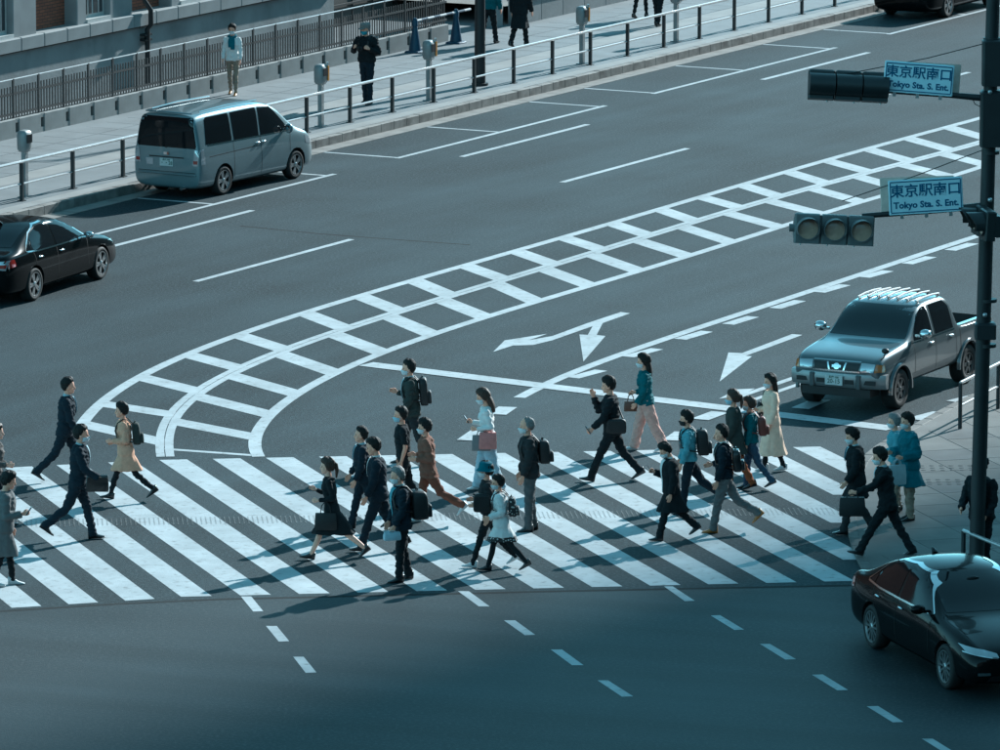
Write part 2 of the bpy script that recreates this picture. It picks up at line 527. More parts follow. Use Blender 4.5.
# zebra crossing
SA = R(-72.0)
sd = Vector((math.cos(SA), math.sin(SA), 0)); sn = Vector((-sd.y, sd.x, 0))
def hit(p, a, b):
    e = b - a
    den = sd.x * e.y - sd.y * e.x
    k = ((a.x - p.x) * e.y - (a.y - p.y) * e.x) / den
    return p + sd * k
u0 = GP(5, 468)
du = (GP(582, 451) - u0)
pitch = du.dot(sn) / 11.0
for i in range(-4, 19):
    base = u0 + sn * (pitch * (i - 0))
    w = 0.455
    c0, c1 = base, base + sn * w
    tl = (GP(5, 468), GP(140, 461)) if i < 3 else (GP(158, 460.2), GP(787, 447.5))
    bl_ = (GP(6, 608.5), GP(200, 596.3)) if i < 0 else (GP(200, 596.6), GP(817, 582))
    a0, a1 = hit(c0, *tl), hit(c1, *tl)
    b0, b1 = hit(c0, *bl_), hit(c1, *bl_)
    if i >= 12:
        lim = {12: 560, 13: 523, 14: 495, 15: 473}.get(i)
        if lim is None:
            continue
        e0 = GP(600, lim).y
        def cut(a, b):
            k = (e0 - a.y) / (b.y - a.y)
            return a + (b - a) * min(1, k)
        b0, b1 = cut(a0, b0), cut(a1, b1)
    piece('crosswalk_stripe', [a0, a1, b1, b0], 0.005)
# raised guide strip for the blind across the crossing
ga, gb = GP(-30, 524.5), GP(848, 511)
M_GUIDE = mat('guide_strip_resin', (0.16, 0.165, 0.165), 0.6, var=0.15, vscale=3, world_co=True)
gs = MB()
ev = (gb - ga); ln = ev.length; ev.normalize(); en = Vector((-ev.y, ev.x, 0))
k = 0.0
while k < ln:
    for q in (-0.25, -.15, -.05, .05, .15, 0.25):
        c = ga + ev * k + en * q
        gs.add([(c + ev * a + en * b + Vector((0, 0, 0.008))) for a, b in ((-.010, -.02), (.010, -.02), (.010, .02), (-.010, .02))], [(0, 1, 2, 3)])
    k += 0.075
gso = gs.build('guide_strip_dots', M_GUIDE, road); gso['kind'] = 'stuff'

# seams and patches in the asphalt
M_SEAM = mat('asphalt_seam', (0.018, 0.021, 0.022), 0.8, spec=0.1, var=0.2, vscale=2, world_co=True)
ribbon('asphalt_joint', [GP(240, 226), GP(320, 234), GP(400, 240), GP(470, 245)], 0.10, 0.0032, M_SEAM)
ribbon('asphalt_joint', [q + Vector((0, 0.03, 0)) for q in seam], 0.12, 0.0055, M_SEAM)

# ------------------------------------------------------------------ station-side pavement
T0, T1 = 95.0, 205.0
KH = 0.20
pv = MB()
pv.loft([[TP(T0, KERB - .18, 0.0), TP(T0, -110, 0.0), TP(T0, -110, KH), TP(T0, KERB - .18, KH)],
         [TP(T1, KERB - .18, 0.0), TP(T1, -110, 0.0), TP(T1, -110, KH), TP(T1, KERB - .18, KH)]])
pavement = struct(pv.build('pavement', M_PAVE))
km = MB()
km.bbox((0, 0, KH / 2 + 0.004), (0.598, 0.178, KH), 0.010)
kme = km.mesh('kerb_stone'); kme.materials.append(M_KERB)
t = 108.0
while t < 190:
    o = bpy.data.objects.new('kerb_stone', kme); col.objects.link(o)
    p = TP(t, KERB - 0.09)
    o.location = (p.x, p.y, rnd.uniform(-0.006, 0.006)); o.rotation_euler.z = DA
    o.parent = pavement
    t += 0.6
gt = MB()
gm_ = MB(); gm_.box((0, 0, 0.004), (0.594, 0.44, 0.012))
gme = gm_.mesh('gutter_slab'); gme.materials.append(M_GUTTER)
t = 108.0
while t < 190:
    o = bpy.data.objects.new('gutter_slab', gme); col.objects.link(o)
    p = TP(t, KERB + 0.22)
    o.location = (p.x, p.y, rnd.uniform(-0.002, 0.002)); o.rotation_euler.z = DA
    o.parent = pavement
    t += 0.6
def strip(name, off0, off1, z, m, parent, t0=T0, t1=T1):
    mb = MB(); mb.poly([TP(t0, off0, z), TP(t1, off0, z), TP(t1, off1, z), TP(t0, off1, z)])
    return mb.build(name, m, parent)
strip('pale_paving_band', KERB - 0.19, KERB - 0.55, KH + 0.004, M_PAVEL, pavement)
strip('pale_paving_band', KERB - 2.3, KERB - 2.95, KH + 0.004, M_PAVEL, pavement)
sl = MB(); sl.box((0, 0, 0), (0.88, 0.86, 0.006)); slm = sl.mesh('paving_slab'); slm.materials.append(M_PAVE)
for r_ in range(3):
    t = 110.0
    while t < 186:
        o = bpy.data.objects.new('paving_slab', slm); col.objects.link(o)
        p = TP(t, KERB - 3.45 - 0.9 * r_, KH + rnd.uniform(0.001, 0.004))
        o.location = p; o.rotation_euler.z = DA; o.parent = pavement
        t += 0.9

# guard railing
RO = KERB - 0.78
rail = thing('guard_railing', 'long steel guard railing with dark posts along the station-side kerb', 'railing', TP(110, RO, KH))
rail.rotation_euler.z = DA
def rt(px, py):
    return WP(px, py, RO)[0]
posts = [rt(x, y) for x, y in [(22, 206), (73, 194), (123, 182)]]
step = 2.0
# the posts left of the van, then an even row to the far end
pp = [108.5, 110.5, 112.5] + [posts[0] - 2 * step, posts[0] - step] + posts
a0 = rt(309, 135)
gap = np.linspace(posts[-1], a0, 5)[1:-1].tolist()
right = [rt(x, y) for x, y in [(309, 135), (353, 124), (390, 113), (427, 103), (470, 93), (513, 83), (556, 73), (597, 64), (631, 55), (664, 46), (698, 39), (730, 31), (767, 22), (802, 13), (836, 5)]]
fit = np.polyfit(range(len(right)), right, 1)
right = [float(np.polyval(fit, i)) for i in range(len(right) + 8)]
pp = sorted([p for p in pp if p >= 112] + gap + right)
pp = [p for i, p in enumerate(pp) if i == 0 or p - pp[i - 1] > 0.8]
pm = MB(); pm.box((0, 0, 0.40), (0.06, 0.075, 0.80)); pm.box((0, 0, 0.008), (0.14, 0.14, 0.016))
pme = pm.mesh('post'); pme.materials.append(M_DKPOST)
for t in pp:
    o = bpy.data.objects.new('post', pme); col.objects.link(o); o.parent = rail; o.location = (t - 110, 0, 0)
tr = MB(); tr.tube([(pp[0] - 110 - .2, 0, 0.83), (pp[-1] - 110, 0, 0.83)], 0.032, 8); tr.build('top_rail', M_STEEL, rail, True)
for z in (0.36,):
    tr = MB(); tr.tube([(pp[0] - 110 - .2, 0, z), (pp[-1] - 110, 0, z)], 0.022, 8); tr.build('middle_rail', M_STEEL, rail, True)

# parking meters
def parking_meter(px, py, label, orange=True):
    t, z = WP(px, py, KERB - 1.05)
    r = thing('parking_meter', label, 'parking meter', TP(t, KERB - 1.05, KH), DA, 'parking meters on the station-side pavement')
    m = MB(); m.bbox((0, 0, 0.50), (0.15, 0.10, 1.0), 0.02); m.box((0, 0, 0.01), (0.24, 0.2, 0.02)); m.build('column', M_METER, r, True)
    m = MB()
    rings = []
    for z, w, d in ((0.96, .11, .09), (1.02, .15, .12), (1.30, .155, .125), (1.38, .14, .11), (1.41, .09, .07)):
        rings.append([(w * math.copysign(abs(math.cos(a)) ** .5, math.cos(a)), d * math.copysign(abs(math.sin(a)) ** .5, math.sin(a)), z) for a in [k * math.pi / 8 for k in range(16)]])
    m.loft(rings); h = m.build('meter_head', M_METER, r, 50)
    m = MB(); m.box((0, -0.128, 1.24), (0.20, 0.012, 0.18)); m.build('display', M_METERD, r)
    if orange:
        m = MB(); m.box((0.13, -0.10, 1.20), (0.055, 0.075, 0.34)); m.build('side_strip', M_METERO, r)
        m = MB(); m.cyl((0.13, -0.10, 1.37), 0.03, 0.08, 10); m.build('lamp_cap', M_STEEL, r)
    return r
parking_meter(25, 187, 'pale parking meter nearest the left edge of the photo, left of the silver van', False)
parking_meter(321, 131, 'parking meter with orange strip just in front of the silver van')
parking_meter(429, 103.5, 'parking meter left of the thick black lamp post')
parking_meter(582, 65, 'parking meter right of the walker in the long black coat')
parking_meter(676, 43, 'far parking meter beside the two dark trouser legs')

# lamp post
lt, _ = WP(480, 88, KERB - 1.3)
lp = thing('lamp_post', 'thick black street lamp post rising out of the frame by the railing', 'lamp post', TP(lt, KERB - 1.3, KH), DA)
m = MB(); m.tube([(0, 0, 0), (0, 0, 1.0), (0, 0, 8.5)], [0.135, 0.13, 0.085], 16); m.build('column', M_BLACKPOLE, lp, True)
m = MB(); m.cyl((0, 0, 0), 0.20, 0.06, 16); m.build('base_flange', M_BLACKPOLE, lp, True)
m = MB(); m.tube([(0, 0, 8.3), (0, 0.6, 8.9), (0, 1.9, 9.0)], 0.05, 10); m.build('arm', M_BLACKPOLE, lp, True)
m = MB(); m.ball((0, 2.1, 8.97), (0.16, 0.42, 0.09)); m.build('lantern', M_BLACKPOLE, lp, True)

# picket fence on a concrete plinth
FO = -79.42
ft0, ft1 = 112.0, WP(436, 45, FO)[0]
fence = thing('picket_fence', 'iron picket fence on a low concrete plinth in front of the station wall', 'fence', TP(120, FO, KH), DA)
PH = 0.42
nt_ = [WP(x, y, FO)[0] for x, y in [(14, 125), (39, 120), (64, 114), (88, 109), (113, 104), (137, 99), (161, 94), (184, 89), (207, 83), (230, 78.5), (253, 73.5), (276, 69), (298, 64.5), (320, 59.5), (342, 54.5)]]
fit = np.polyfit(range(len(nt_)), nt_, 1)
nodes = [float(np.polyval(fit, i)) for i in range(-14, 19)]
nodes = [q for q in nodes if q < ft1 - 0.3]
sp = float(fit[0])
# plinth blocks between recesses
pb = MB(); pb.bbox((0, 0, PH / 2 - .1), (sp - 0.145, 0.22, PH + .2), 0.012); pbm = pb.mesh('plinth_block'); pbm.materials.append(M_CONC)
rc = MB(); rc.box((0, 0.06, PH / 2 - .1), (0.15, 0.08, PH + .2)); rcm = rc.mesh('plinth_recess'); rcm.materials.append(M_RECESS)
low = MB(); low.box((0, 0, 0.055), (0.15, 0.20, 0.11)); lowm = low.mesh('recess_sill'); lowm.materials.append(M_CONC)
hi = MB(); hi.box((0, 0, 0.375), (0.15, 0.20, 0.09)); him = hi.mesh('recess_head'); him.materials.append(M_CONC)
pk = MB(); pk.box((0, 0, 0.76), (0.035, 0.02, 0.76)); pkm = pk.mesh('picket'); pkm.materials.append(M_PICKET)
ps = MB(); ps.box((0, 0, 0.86), (0.05, 0.04, 0.90)); psm = ps.mesh('fence_post'); psm.materials.append(M_PICKET)
def put(name, me, parent, loc):
    o = bpy.data.objects.new(name, me); col.objects.link(o); o.parent = parent; o.location = loc; return o
npk = 0
for q in nodes:
    x = q - 120
    put('plinth_recess', rcm, fence, (x, 0, 0)); put('recess_sill', lowm, fence, (x, 0, 0)); put('recess_head', him, fence, (x, 0, 0))
    put('plinth_block', pbm, fence, (x + sp / 2, 0, 0))
    put('fence_post', psm, fence, (x, 0, 0))
    for j in range(1, 9):
        if q > 117.5:
            put('picket', pkm, fence, (x + sp * j / 9, 0, 0))
xa, xb = nodes[0] - 120, nodes[-1] + sp - 120
m = MB(); m.box(((xa + xb) / 2, 0, 0.97), (xb - xa, 0.03, 0.05)); m.build('fence_rail', M_PICKET, fence)
m = MB(); m.box(((xa + xb) / 2, 0, 0.52), (xb - xa, 0.03, 0.05)); m.build('fence_rail', M_PICKET, fence)
m = MB(); m.tube([(xa, 0, 1.30), (xb, 0, 1.30)], 0.016, 8); m.build('hand_rail', M_STEEL, fence, True)

# station facade
WO = -81.6
bt_end = WP(334, 40, WO)[0]
st = thing('station_building', 'grey stone and red brick station facade behind the picket fence', 'building', TP(130, WO, KH), DA)
x1 = bt_end - 130
x0 = 100 - 130
def wpt(px, py):
    t, z = WP(px, py, WO)
    return t - 130, z - KH
ledge = wpt(100, 33.5)[1]
sill = ledge + 0.30
m = MB(); m.box(((x0 + x1) / 2, 0.35, ledge / 2), (x1 - x0, 0.7, ledge)); m.build('base_wall', M_STONE, st)
# string course of separate blocks
cb = MB(); cb.bbox((0, 0.28, 0), (0.995, 0.80, 0.30), 0.02); cbm = cb.mesh('ledge_block'); cbm.materials.append(M_STONE2)
x = x0
while x < x1 - 0.5:
    put('ledge_block', cbm, st, (x + 0.5, 0, ledge + 0.15)); x += 1.0
m = MB(); m.box(((x0 + x1) / 2, 0.30, ledge - 0.02), (x1 - x0, 0.66, 0.05)); m.build('ledge_shade_strip', M_DARKWALL, st)  # dark strip standing in for the shade under the ledge
m = MB(); m.box(((x0 + x1) / 2, 0.55, sill + 6.5), (x1 - x0, 0.4, 13.0)); m.build('brick_wall', M_BRICK, st)
m = MB(); m.box(((x0 + x1) / 2, 0.30, sill + 13.3), (x1 - x0, 1.0, 0.6)); m.build('cornice', M_STONE2, st)
wr_ = wpt(110, 14)[0]
per = wr_ - wpt(13, 33)[0]
cx = wr_ - 0.52 - 4 * per
while cx < x1 - 1.6:
    m = MB(); m.box((cx, 0.42, sill + 1.45), (1.05, 0.5, 2.9)); win = m.build('window', M_WHITEFRAME, st)
    for sx in (-1, 1):
        m = MB(); m.box((cx + sx * 0.235, 0.163, sill + 1.48), (0.38, 0.02, 2.6)); m.build('pane', M_GLASSW, win)
        m = MB(); m.box((cx + sx * 0.235, 0.148, sill + 1.48), (0.03, 0.02, 2.6)); m.build('glazing_bar', M_WHITEFRAME, win)
        m = MB(); m.box((cx + sx * 0.235, 0.143, sill + 1.1), (0.38, 0.02, 0.035)); m.build('glazing_bar', M_WHITEFRAME, win)
    m = MB(); m.box((cx, 0.10, sill + 0.045), (1.04, 0.25, 0.09)); m.build('window_sill', M_WHITEFRAME, win)
    m = MB(); m.bbox((cx - 0.735, 0.30, sill + 6.45), (0.40, 0.6, 12.9), 0.02); m.build('stone_pier', M_STONE2, st)
    m = MB(); m.bbox((cx + 1.035, 0.30, sill + 6.45), (1.0, 0.6, 12.9), 0.02); m.build('stone_pier', M_STONE2, st)
    cx += per
# drain pipe
dx, _ = wpt(143, 30)
m = MB(); m.tube([(dx, -0.12, -0.1), (dx, -0.12, ledge - 0.1), (dx, -0.22, ledge + 0.02), (dx, -0.22, ledge + 0.36), (dx - 0.12, -0.1, ledge + 0.62), (dx - 0.12, -0.1, 6)], 0.062, 10)
m.build('drain_pipe', M_BLACKPOLE, st, True)
for z in (ledge - 0.35, 1.2):
    m = MB(); m.box((dx, -0.08, z), (0.30, 0.16, 0.05)); m.build('pipe_bracket', M_BLACKPOLE, st)

# recessed entrance beyond the facade
en = thing('entrance_wall', 'dark recessed wall between the station facade and the pale pier', 'wall', TP(bt_end, WO, KH), DA)
ex1 = WP(494, 20, WO - 1.2)[0] - bt_end
m = MB(); m.box((ex1 / 2 - 1, 1.75, 2.0), (ex1 + 2.0, 0.3, 4.0)); m.build('wall_panel', M_DARKWALL, en)
for k in range(8):
    m = MB(); m.box((0.6 + k * 1.05, 1.585, 2.0), (0.03, 0.03, 4.0)); m.build('panel_joint', M_PICKET, en)
m = MB(); m.box((ex1 / 2 - 1, 1.55, 0.55), (ex1 + 2, 0.05, 0.05)); m.build('hand_rail', M_PICKET, en)
pt_, _ = WP(500, 32, -79.6)
pier = thing('stone_pier', 'pale round stone pier behind the lamp post', 'pier', TP(pt_, -79.9, KH), DA)
m = MB(); m.tube([(0, 0, 0), (0, 0, 0.9)], [0.34, 0.34], 20); m.build('shaft_base', M_STONE2, pier, True)
m = MB(); m.cyl((0, 0, 0.88), 0.37, 0.06, 20); m.build('collar', M_STONE2, pier, True)
m = MB(); m.tube([(0, 0, 0.94), (0, 0, 4.0)], [0.31, 0.31], 20); m.build('shaft', M_STONE2, pier, True)
# low wall to the right of it
wt0 = pt_ + 0.55
lw = thing('low_wall', 'low pale stone wall with flat coping along the far pavement', 'wall', TP(wt0, -79.5, KH), DA)
bl = MB(); bl.bbox((0, 0, 0.29), (1.19, 0.34, 0.58), 0.012); blm = bl.mesh('wall_block'); blm.materials.append(M_STONE)
cp = MB(); cp.bbox((0, 0, 0.62), (1.19, 0.42, 0.08), 0.015); cpm = cp.mesh('coping_stone'); cpm.materials.append(M_STONE2)
for k in range(26):
    put('wall_block', blm, lw, (0.6 + 1.2 * k, 0, 0)); put('coping_stone', cpm, lw, (0.6 + 1.2 * k, 0, 0))
# planting bed soil behind the low wall
m = MB(); m.poly([TP(wt0, -79.7, KH + .45), TP(wt0 + 31, -79.7, KH + .45), TP(wt0 + 31, -95, KH + .45), TP(wt0, -95, KH + .45)])
struct(m.build('terrace', mat('terrace_paving', (0.17, 0.155, 0.14), 0.85, var=0.2, vscale=1.5, world_co=True)))

# blue cones with a bar between them
def cone(px, py, off, label):
    t, _ = WP(px, py, off)
    r = thing('traffic_cone', label, 'cone', TP(t, off, KH), DA, 'blue cones at the entrance')
    m = MB(); m.bbox((0, 0, 0.025), (0.40, 0.40, 0.05), 0.03); m.build('base_plate', M_BLUECONE, r, True)
    m = MB(); m.tube([(0, 0, 0.05), (0, 0, 0.4), (0, 0, 0.72)], [0.155, 0.10, 0.045], 18); m.build('cone_body', M_BLUECONE, r, True)
    m = MB(); m.tube([(0, 0, 0.66), (0, 0, 0.78), (0, 0, 0.86)], [0.075, 0.075, 0.04], 14); m.build('bar_ring', M_BLUECONE, r, True)
    return r
c1 = cone(415, 49, -78.9, 'blue traffic cone at the end of the picket fence')
c2 = cone(456, 40, -78.9, 'blue traffic cone just left of the black lamp post')
p1, p2 = c1.location + Vector((0, 0, 0.78)), c2.location + Vector((0, 0, 0.78))
bar = thing('cone_bar', 'blue and white striped bar linking the two blue cones', 'barrier bar', p1)
e = p2 - p1
nb = 9
for k in range(nb):
    m = MB(); m.tube([e * (k / nb * 1.35), e * ((k + 1) / nb * 1.35)], 0.03, 8); m.build('bar_section', M_BARW if k % 2 == 0 else M_BLUECONE, bar, True)

# ------------------------------------------------------------------ unseen blocks round the junction, added for car reflections; the tower shades the foreground
M_OFF = mat('office_stone', (0.11, 0.098, 0.088), 0.7, var=0.15, vscale=0.3)
M_OFFG = mat('office_glass', (0.03, 0.035, 0.04), 0.15, spec=0.5)
def block(name, label, c, size, rz, floors, bays, face='-Y'):
    r = thing(name, label, 'building', (c[0], c[1], 0), rz)
    w, d_, h = size
    m = MB(); m.box((0, 0, h / 2), (w, d_, h)); m.build('wall', M_OFF, r)
    fh = h / floors
    bm_ = MB(); bm_.box((0, 0, 0), (w / bays * 0.66, 0.06, fh * 0.6)); me = bm_.mesh('window'); me.materials.append(M_OFFG)
    for i in range(floors):
        for j in range(bays):
            o = put('window', me, r, (-w / 2 + w / bays * (j + .5), -d_ / 2 - 0.02, fh * (i + .55)))
    return r
block('unseen_office_block', 'unseen office block behind the viewpoint, added for reflections', (-5, -26), (150, 30, 30), R(180), 6, 18)
unseen_wing = block('unseen_office_block', 'long low office block far right of the road, unseen, added for reflections', (50, 215), (190, 22, 18), R(-90), 4, 30)
block('unseen_office_block', 'office block right of the junction, unseen, added for reflections', (52, 62), (90, 30, 42), R(-90), 8, 14)
edge = GP(600, 574)
sh = Vector((math.sin(SUN_AZ), math.cos(SUN_AZ), 0)); rt_ = Vector((sh.y, -sh.x, 0))
tc = edge + sh * 380 + rt_ * 30
tw = block('office_tower', 'tall office tower far beyond the right edge of the photo', (tc.x, tc.y), (60, 40, 250), -SUN_AZ, 30, 8)
# ------------------------------------------------------------------ right-hand pavement corner
cpx = [(1060, 372), (985, 392), (948, 410), (905, 434), (872, 452), (856, 476), (849, 520), (860, 560), (882, 592), (1060, 640)]
cg = [GP(*q) for q in cpx]
# round the outline
def chaikin(pts, n=2):
    for _ in range(n):
        out = [pts[0]]
        for a, b in zip(pts, pts[1:]):
            out += [a * .75 + b * .25, a * .25 + b * .75]
        pts = out + [pts[-1]]
    return pts
cg2 = chaikin(cg)
m = MB(); m.prism([(p.x, p.y) for p in cg2] + [(60, 90), (60, 125)], 0.0, 0.035)
corner = struct(m.build('corner_pavement', M_PAVE2))
# kerb stones round the corner
def along(pts, stepl):
    out, acc = [], 0.0
    for a, b in zip(pts, pts[1:]):
        L = (b - a).length; d_ = (b - a) / L
        while acc < L:
            out.append((a + d_ * acc, d_)); acc += stepl
        acc -= L
    return out
M_KERB2 = mat('corner_kerb_stone', (0.13, 0.122, 0.114), 0.8, var=0.25, vscale=3.0, world_co=True)
kb = MB(); kb.bbox((0, 0, 0.022), (0.585, 0.17, 0.044), 0.012); kbm = kb.mesh('kerb_stone'); kbm.materials.append(M_KERB2)
for p, d_ in along(cg2, 0.6):
    o = put('kerb_stone', kbm, corner, (p.x, p.y, 0)); o.rotation_euler.z = math.atan2(d_.y, d_.x)
# paving slabs of the corner and two tactile blocks
sl2 = MB(); sl2.bbox((0, 0, 0), (0.885, 0.885, 0.006), 0.003)
slb = []
for k, c in enumerate([(0.115, 0.108, 0.10), (0.14, 0.131, 0.121), (0.10, 0.098, 0.096)]):
    me = sl2.mesh('paving_slab'); me.materials.append(mat('corner_slab_%d' % k, c, 0.8, var=0.2, vscale=1.5, bump=0.1, world_co=True)); slb.append(me)
def inside(pt, poly):
    c = False
    for a, b in zip(poly, poly[1:] + poly[:1]):
        if (a.y > pt.y) != (b.y > pt.y) and pt.x < (b.x - a.x) * (pt.y - a.y) / (b.y - a.y) + a.x:
            c = not c
    return c
shr = cg2 + [Vector((12, 96, 0)), Vector((12, 121, 0))]
ca, sa = math.cos(R(17)), math.sin(R(17))
for i in range(-3, 12):
    for j in range(-4, 30):
        x_, y_ = 5.2 + 0.9 * i * ca - 0.9 * j * sa, 96 + 0.9 * i * sa + 0.9 * j * ca
        q = Vector((x_, y_, 0))
        if 4 < x_ < 11 and all(inside(q + Vector((a, b, 0)), shr) for a in (-.62, .62) for b in (-.62, .62)):
            o = put('paving_slab', rnd.choice(slb), corner, (x_, y_, 0.037)); o.rotation_euler.z = R(17)
M_TACT = mat('tactile_grey', (0.07, 0.068, 0.066), 0.8)
for q in [(947, 468), (934, 482)]:
    c = GP(*q, 0.04)
    m = MB()
    for a in range(6):
        for b in range(3):
            m.cyl((c.x - 0.4 + a * 0.16, c.y - 0.2 + b * 0.2, 0.04), 0.05, 0.006, 8, 0.035)
    o = m.build('tactile_dots', M_TACT, corner); o['kind'] = 'stuff'

# corner railings
def small_rail(name, label, pts, h, zb=0.035, mid=True):
    base = pts[0]
    r = thing(name, label, 'railing', base)
    L = [p - base for p in pts]
    for p in L:
        m = MB(); m.tube([p, p + Vector((0, 0, h))], 0.035, 8); m.build('post', M_DKPOST, r, True)
    m = MB(); m.tube([p + Vector((0, 0, h)) for p in L], 0.03, 8); m.build('top_rail', M_STEEL, r, True)
    if mid:
        m = MB(); m.tube([p + Vector((0, 0, h * .5)) for p in L], 0.022, 8); m.build('middle_rail', M_STEEL, r, True)
    return r
small_rail('corner_railing', 'short railing behind the signal pole, next to the pickup', [GP(960, 429, .035), GP(998, 409, .035), GP(1036, 389, .035)], 0.80)
small_rail('corner_railing', 'dark railing in front of the uniformed person by the signal pole', [GP(963, 577, .035), GP(1012, 598, .035), GP(1060, 618, .035)], 0.72)

# ------------------------------------------------------------------ signal pole with arms, signals and signs
PB = GP(976, 580, 0.035)
pole = thing('signal_pole', 'tall dark traffic signal pole at the right edge of the photo', 'pole', PB)
lean = Matrix.Rotation(R(0.9), 3, 'Y')
PV = lambda z: Vector((z * math.tan(R(0.95)), 0, z))
m = MB(); m.tube([PV(0), PV(2), PV(5.5), PV(10.5)], [0.118, 0.114, 0.108, 0.095], 16); m.build('shaft', M_BLACKPOLE, pole, True)
m = MB(); m.cyl((0, 0, 0), 0.2, 0.05, 16); m.build('base_flange', M_BLACKPOLE, pole, True)
def PX(px, py, dy=0.0):
    """point in the plane facing the camera through the pole"""
    d = ray(px, py); k = (PB.y + dy) / d.y
    return Vector((d.x * k, d.y * k, CH + d.z * k))
def pr(px, py, dy=0.0):
    return PX(px, py, dy) - PB
m = MB(); m.tube([pr(994, 99), pr(950, 95), pr(818, 86)], [0.055, 0.045, 0.04], 10); m.build('upper_arm', M_BLACKPOLE, pole, True)
m = MB(); m.tube([pr(990, 205), pr(930, 211), pr(862, 216)], [0.055, 0.045, 0.04], 10); m.build('lower_arm', M_BLACKPOLE, pole, True)
m = MB(); m.tube([pr(998, 40), pr(928, 58), pr(836, 76)], 0.008, 6); m.build('stay_wire', M_BLACKPOLE, pole)
m = MB(); m.tube([pr(993, 146), pr(915, 176), pr(842, 201)], 0.008, 6); m.build('stay_wire', M_BLACKPOLE, pole)
m = MB(); m.tube([pr(972, 98), pr(975, 104), pr(981, 107), pr(988, 101)], 0.008, 6); m.build('cable_loop', M_BLACKPOLE, pole)
for py, h, w in ((118, 0.85, 0.36), (62, 0.7, 0.30), (330, 0.25, 0.32)):
    c = pr(992 if py < 200 else 985, py); m = MB(); m.bbox((c.x, c.y - 0.02, c.z), (w, 0.30, h), 0.03); m.build('control_box', M_BLACKPOLE, pole, True)
for py in (39, 46, 96, 140, 152, 215, 300, 345):
    c = pr(993 - py / 60, py); m = MB(); m.cyl((c.x, c.y, c.z - 0.03), 0.135, 0.05, 14); b_ = m.build('clamp', M_BLACKPOLE, pole, True)
for px, py in ((990, 92), (990, 200), (985, 315)):
    c = pr(px, py, -0.2); m = MB(); m.ball(c, (0.035, 0.035, 0.035)); m.build('bolt_cap', M_STEEL, pole, True)

def visor(mb, c, r, ln):
    """half-open hood: an arc swept forward (towards -Y), longer at the top"""
    inn, out = [], []
    n = 18
    for k in range(n + 1):
        a = R(-30) + R(240) * k / n
        d_ = ln * (0.55 + 0.45 * max(0, math.sin(a)))
        ca_, sa_ = math.cos(a), math.sin(a)
        inn.append(((c[0] + r * ca_, c[1], c[2] + r * sa_), (c[0] + r * 0.97 * ca_, c[1] - d_, c[2] + r * 0.97 * sa_)))
    o = len(mb.v)
    for a, b in inn:
        mb.v += [a, b]
    for a, b in inn:
        mb.v += [(c[0] + (a[0] - c[0]) * .94, a[1], c[2] + (a[2] - c[2]) * .94), (c[0] + (b[0] - c[0]) * .94, b[1], c[2] + (b[2] - c[2]) * .94)]
    q = 2 * (n + 1)
    for k in range(n):
        i = o + 2 * k
        mb.f += [(i, i + 2, i + 3, i + 1), (i + q, i + 1 + q, i + 3 + q, i + 2 + q), (i + 1, i + 3, i + 3 + q, i + 1 + q)]

def signal(label, loc, rot, housing, lens=True, w=0.405, n=3):
    r = thing('traffic_signal', label, 'traffic signal', loc)
    r.rotation_euler = rot
    for k in range(n):
        x = (k - (n - 1) / 2) * w
        m = MB(); m.bbox((x, 0.0, 0), (w - 0.012, 0.16, 0.45), 0.02); hs = m.build('housing', housing, r, 30)
        m = MB(); m.tube([(x - w / 2 + .01, 0.10, -0.005), (x + w / 2 - .01, 0.10, -0.005)], 0.165, 20); m.build('back_cover', housing, hs, 40)
        m = MB(); m.lathe([(0.175, -0.082), (0.175, -0.11), (0.155, -0.11), (0.155, -0.085)], 24, 'Y', (x, 0, 0)); m.build('lens_rim', housing, hs, 40)
        m = MB(); m.lathe([(0.155, -0.09), (0.10, -0.104), (0.04, -0.111), (0.005, -0.112)], 24, 'Y', (x, 0, 0), True); m.build('lens', M_LENS, hs, True)
        m = MB(); visor(m, (x, -0.085, 0.005), 0.178, 0.26); m.build('visor', housing, hs, 40)
        m = MB(); m.cyl((x - 0.1, -0.05, -0.25), 0.012, 0.03, 8); m.build('bolt', M_STEEL, hs)
    m = MB(); m.cyl((-n * w / 2 - 0.07, 0, 0.0), 0.06, 0.08, 12, axis='X'); m.build('end_cap', housing, r, True)
    return r
c = PX(834, 229.5, -0.1)
signal('grey three-lens traffic signal with unlit beige lenses above the road by the lower sign', c, (R(-4), R(3.0), R(3)), M_SIGNAL)
c = PX(848, 86, 0.05)
signal('dark traffic signal seen from behind on the upper arm', c, (R(16), R(-3.2), R(183)), M_SIGNALD)
c = PX(984, 222, -0.25)
signal('dark hooded traffic signal mounted against the signal pole', c, (R(-3), R(2), R(-78)), M_SIGNALD, n=2)

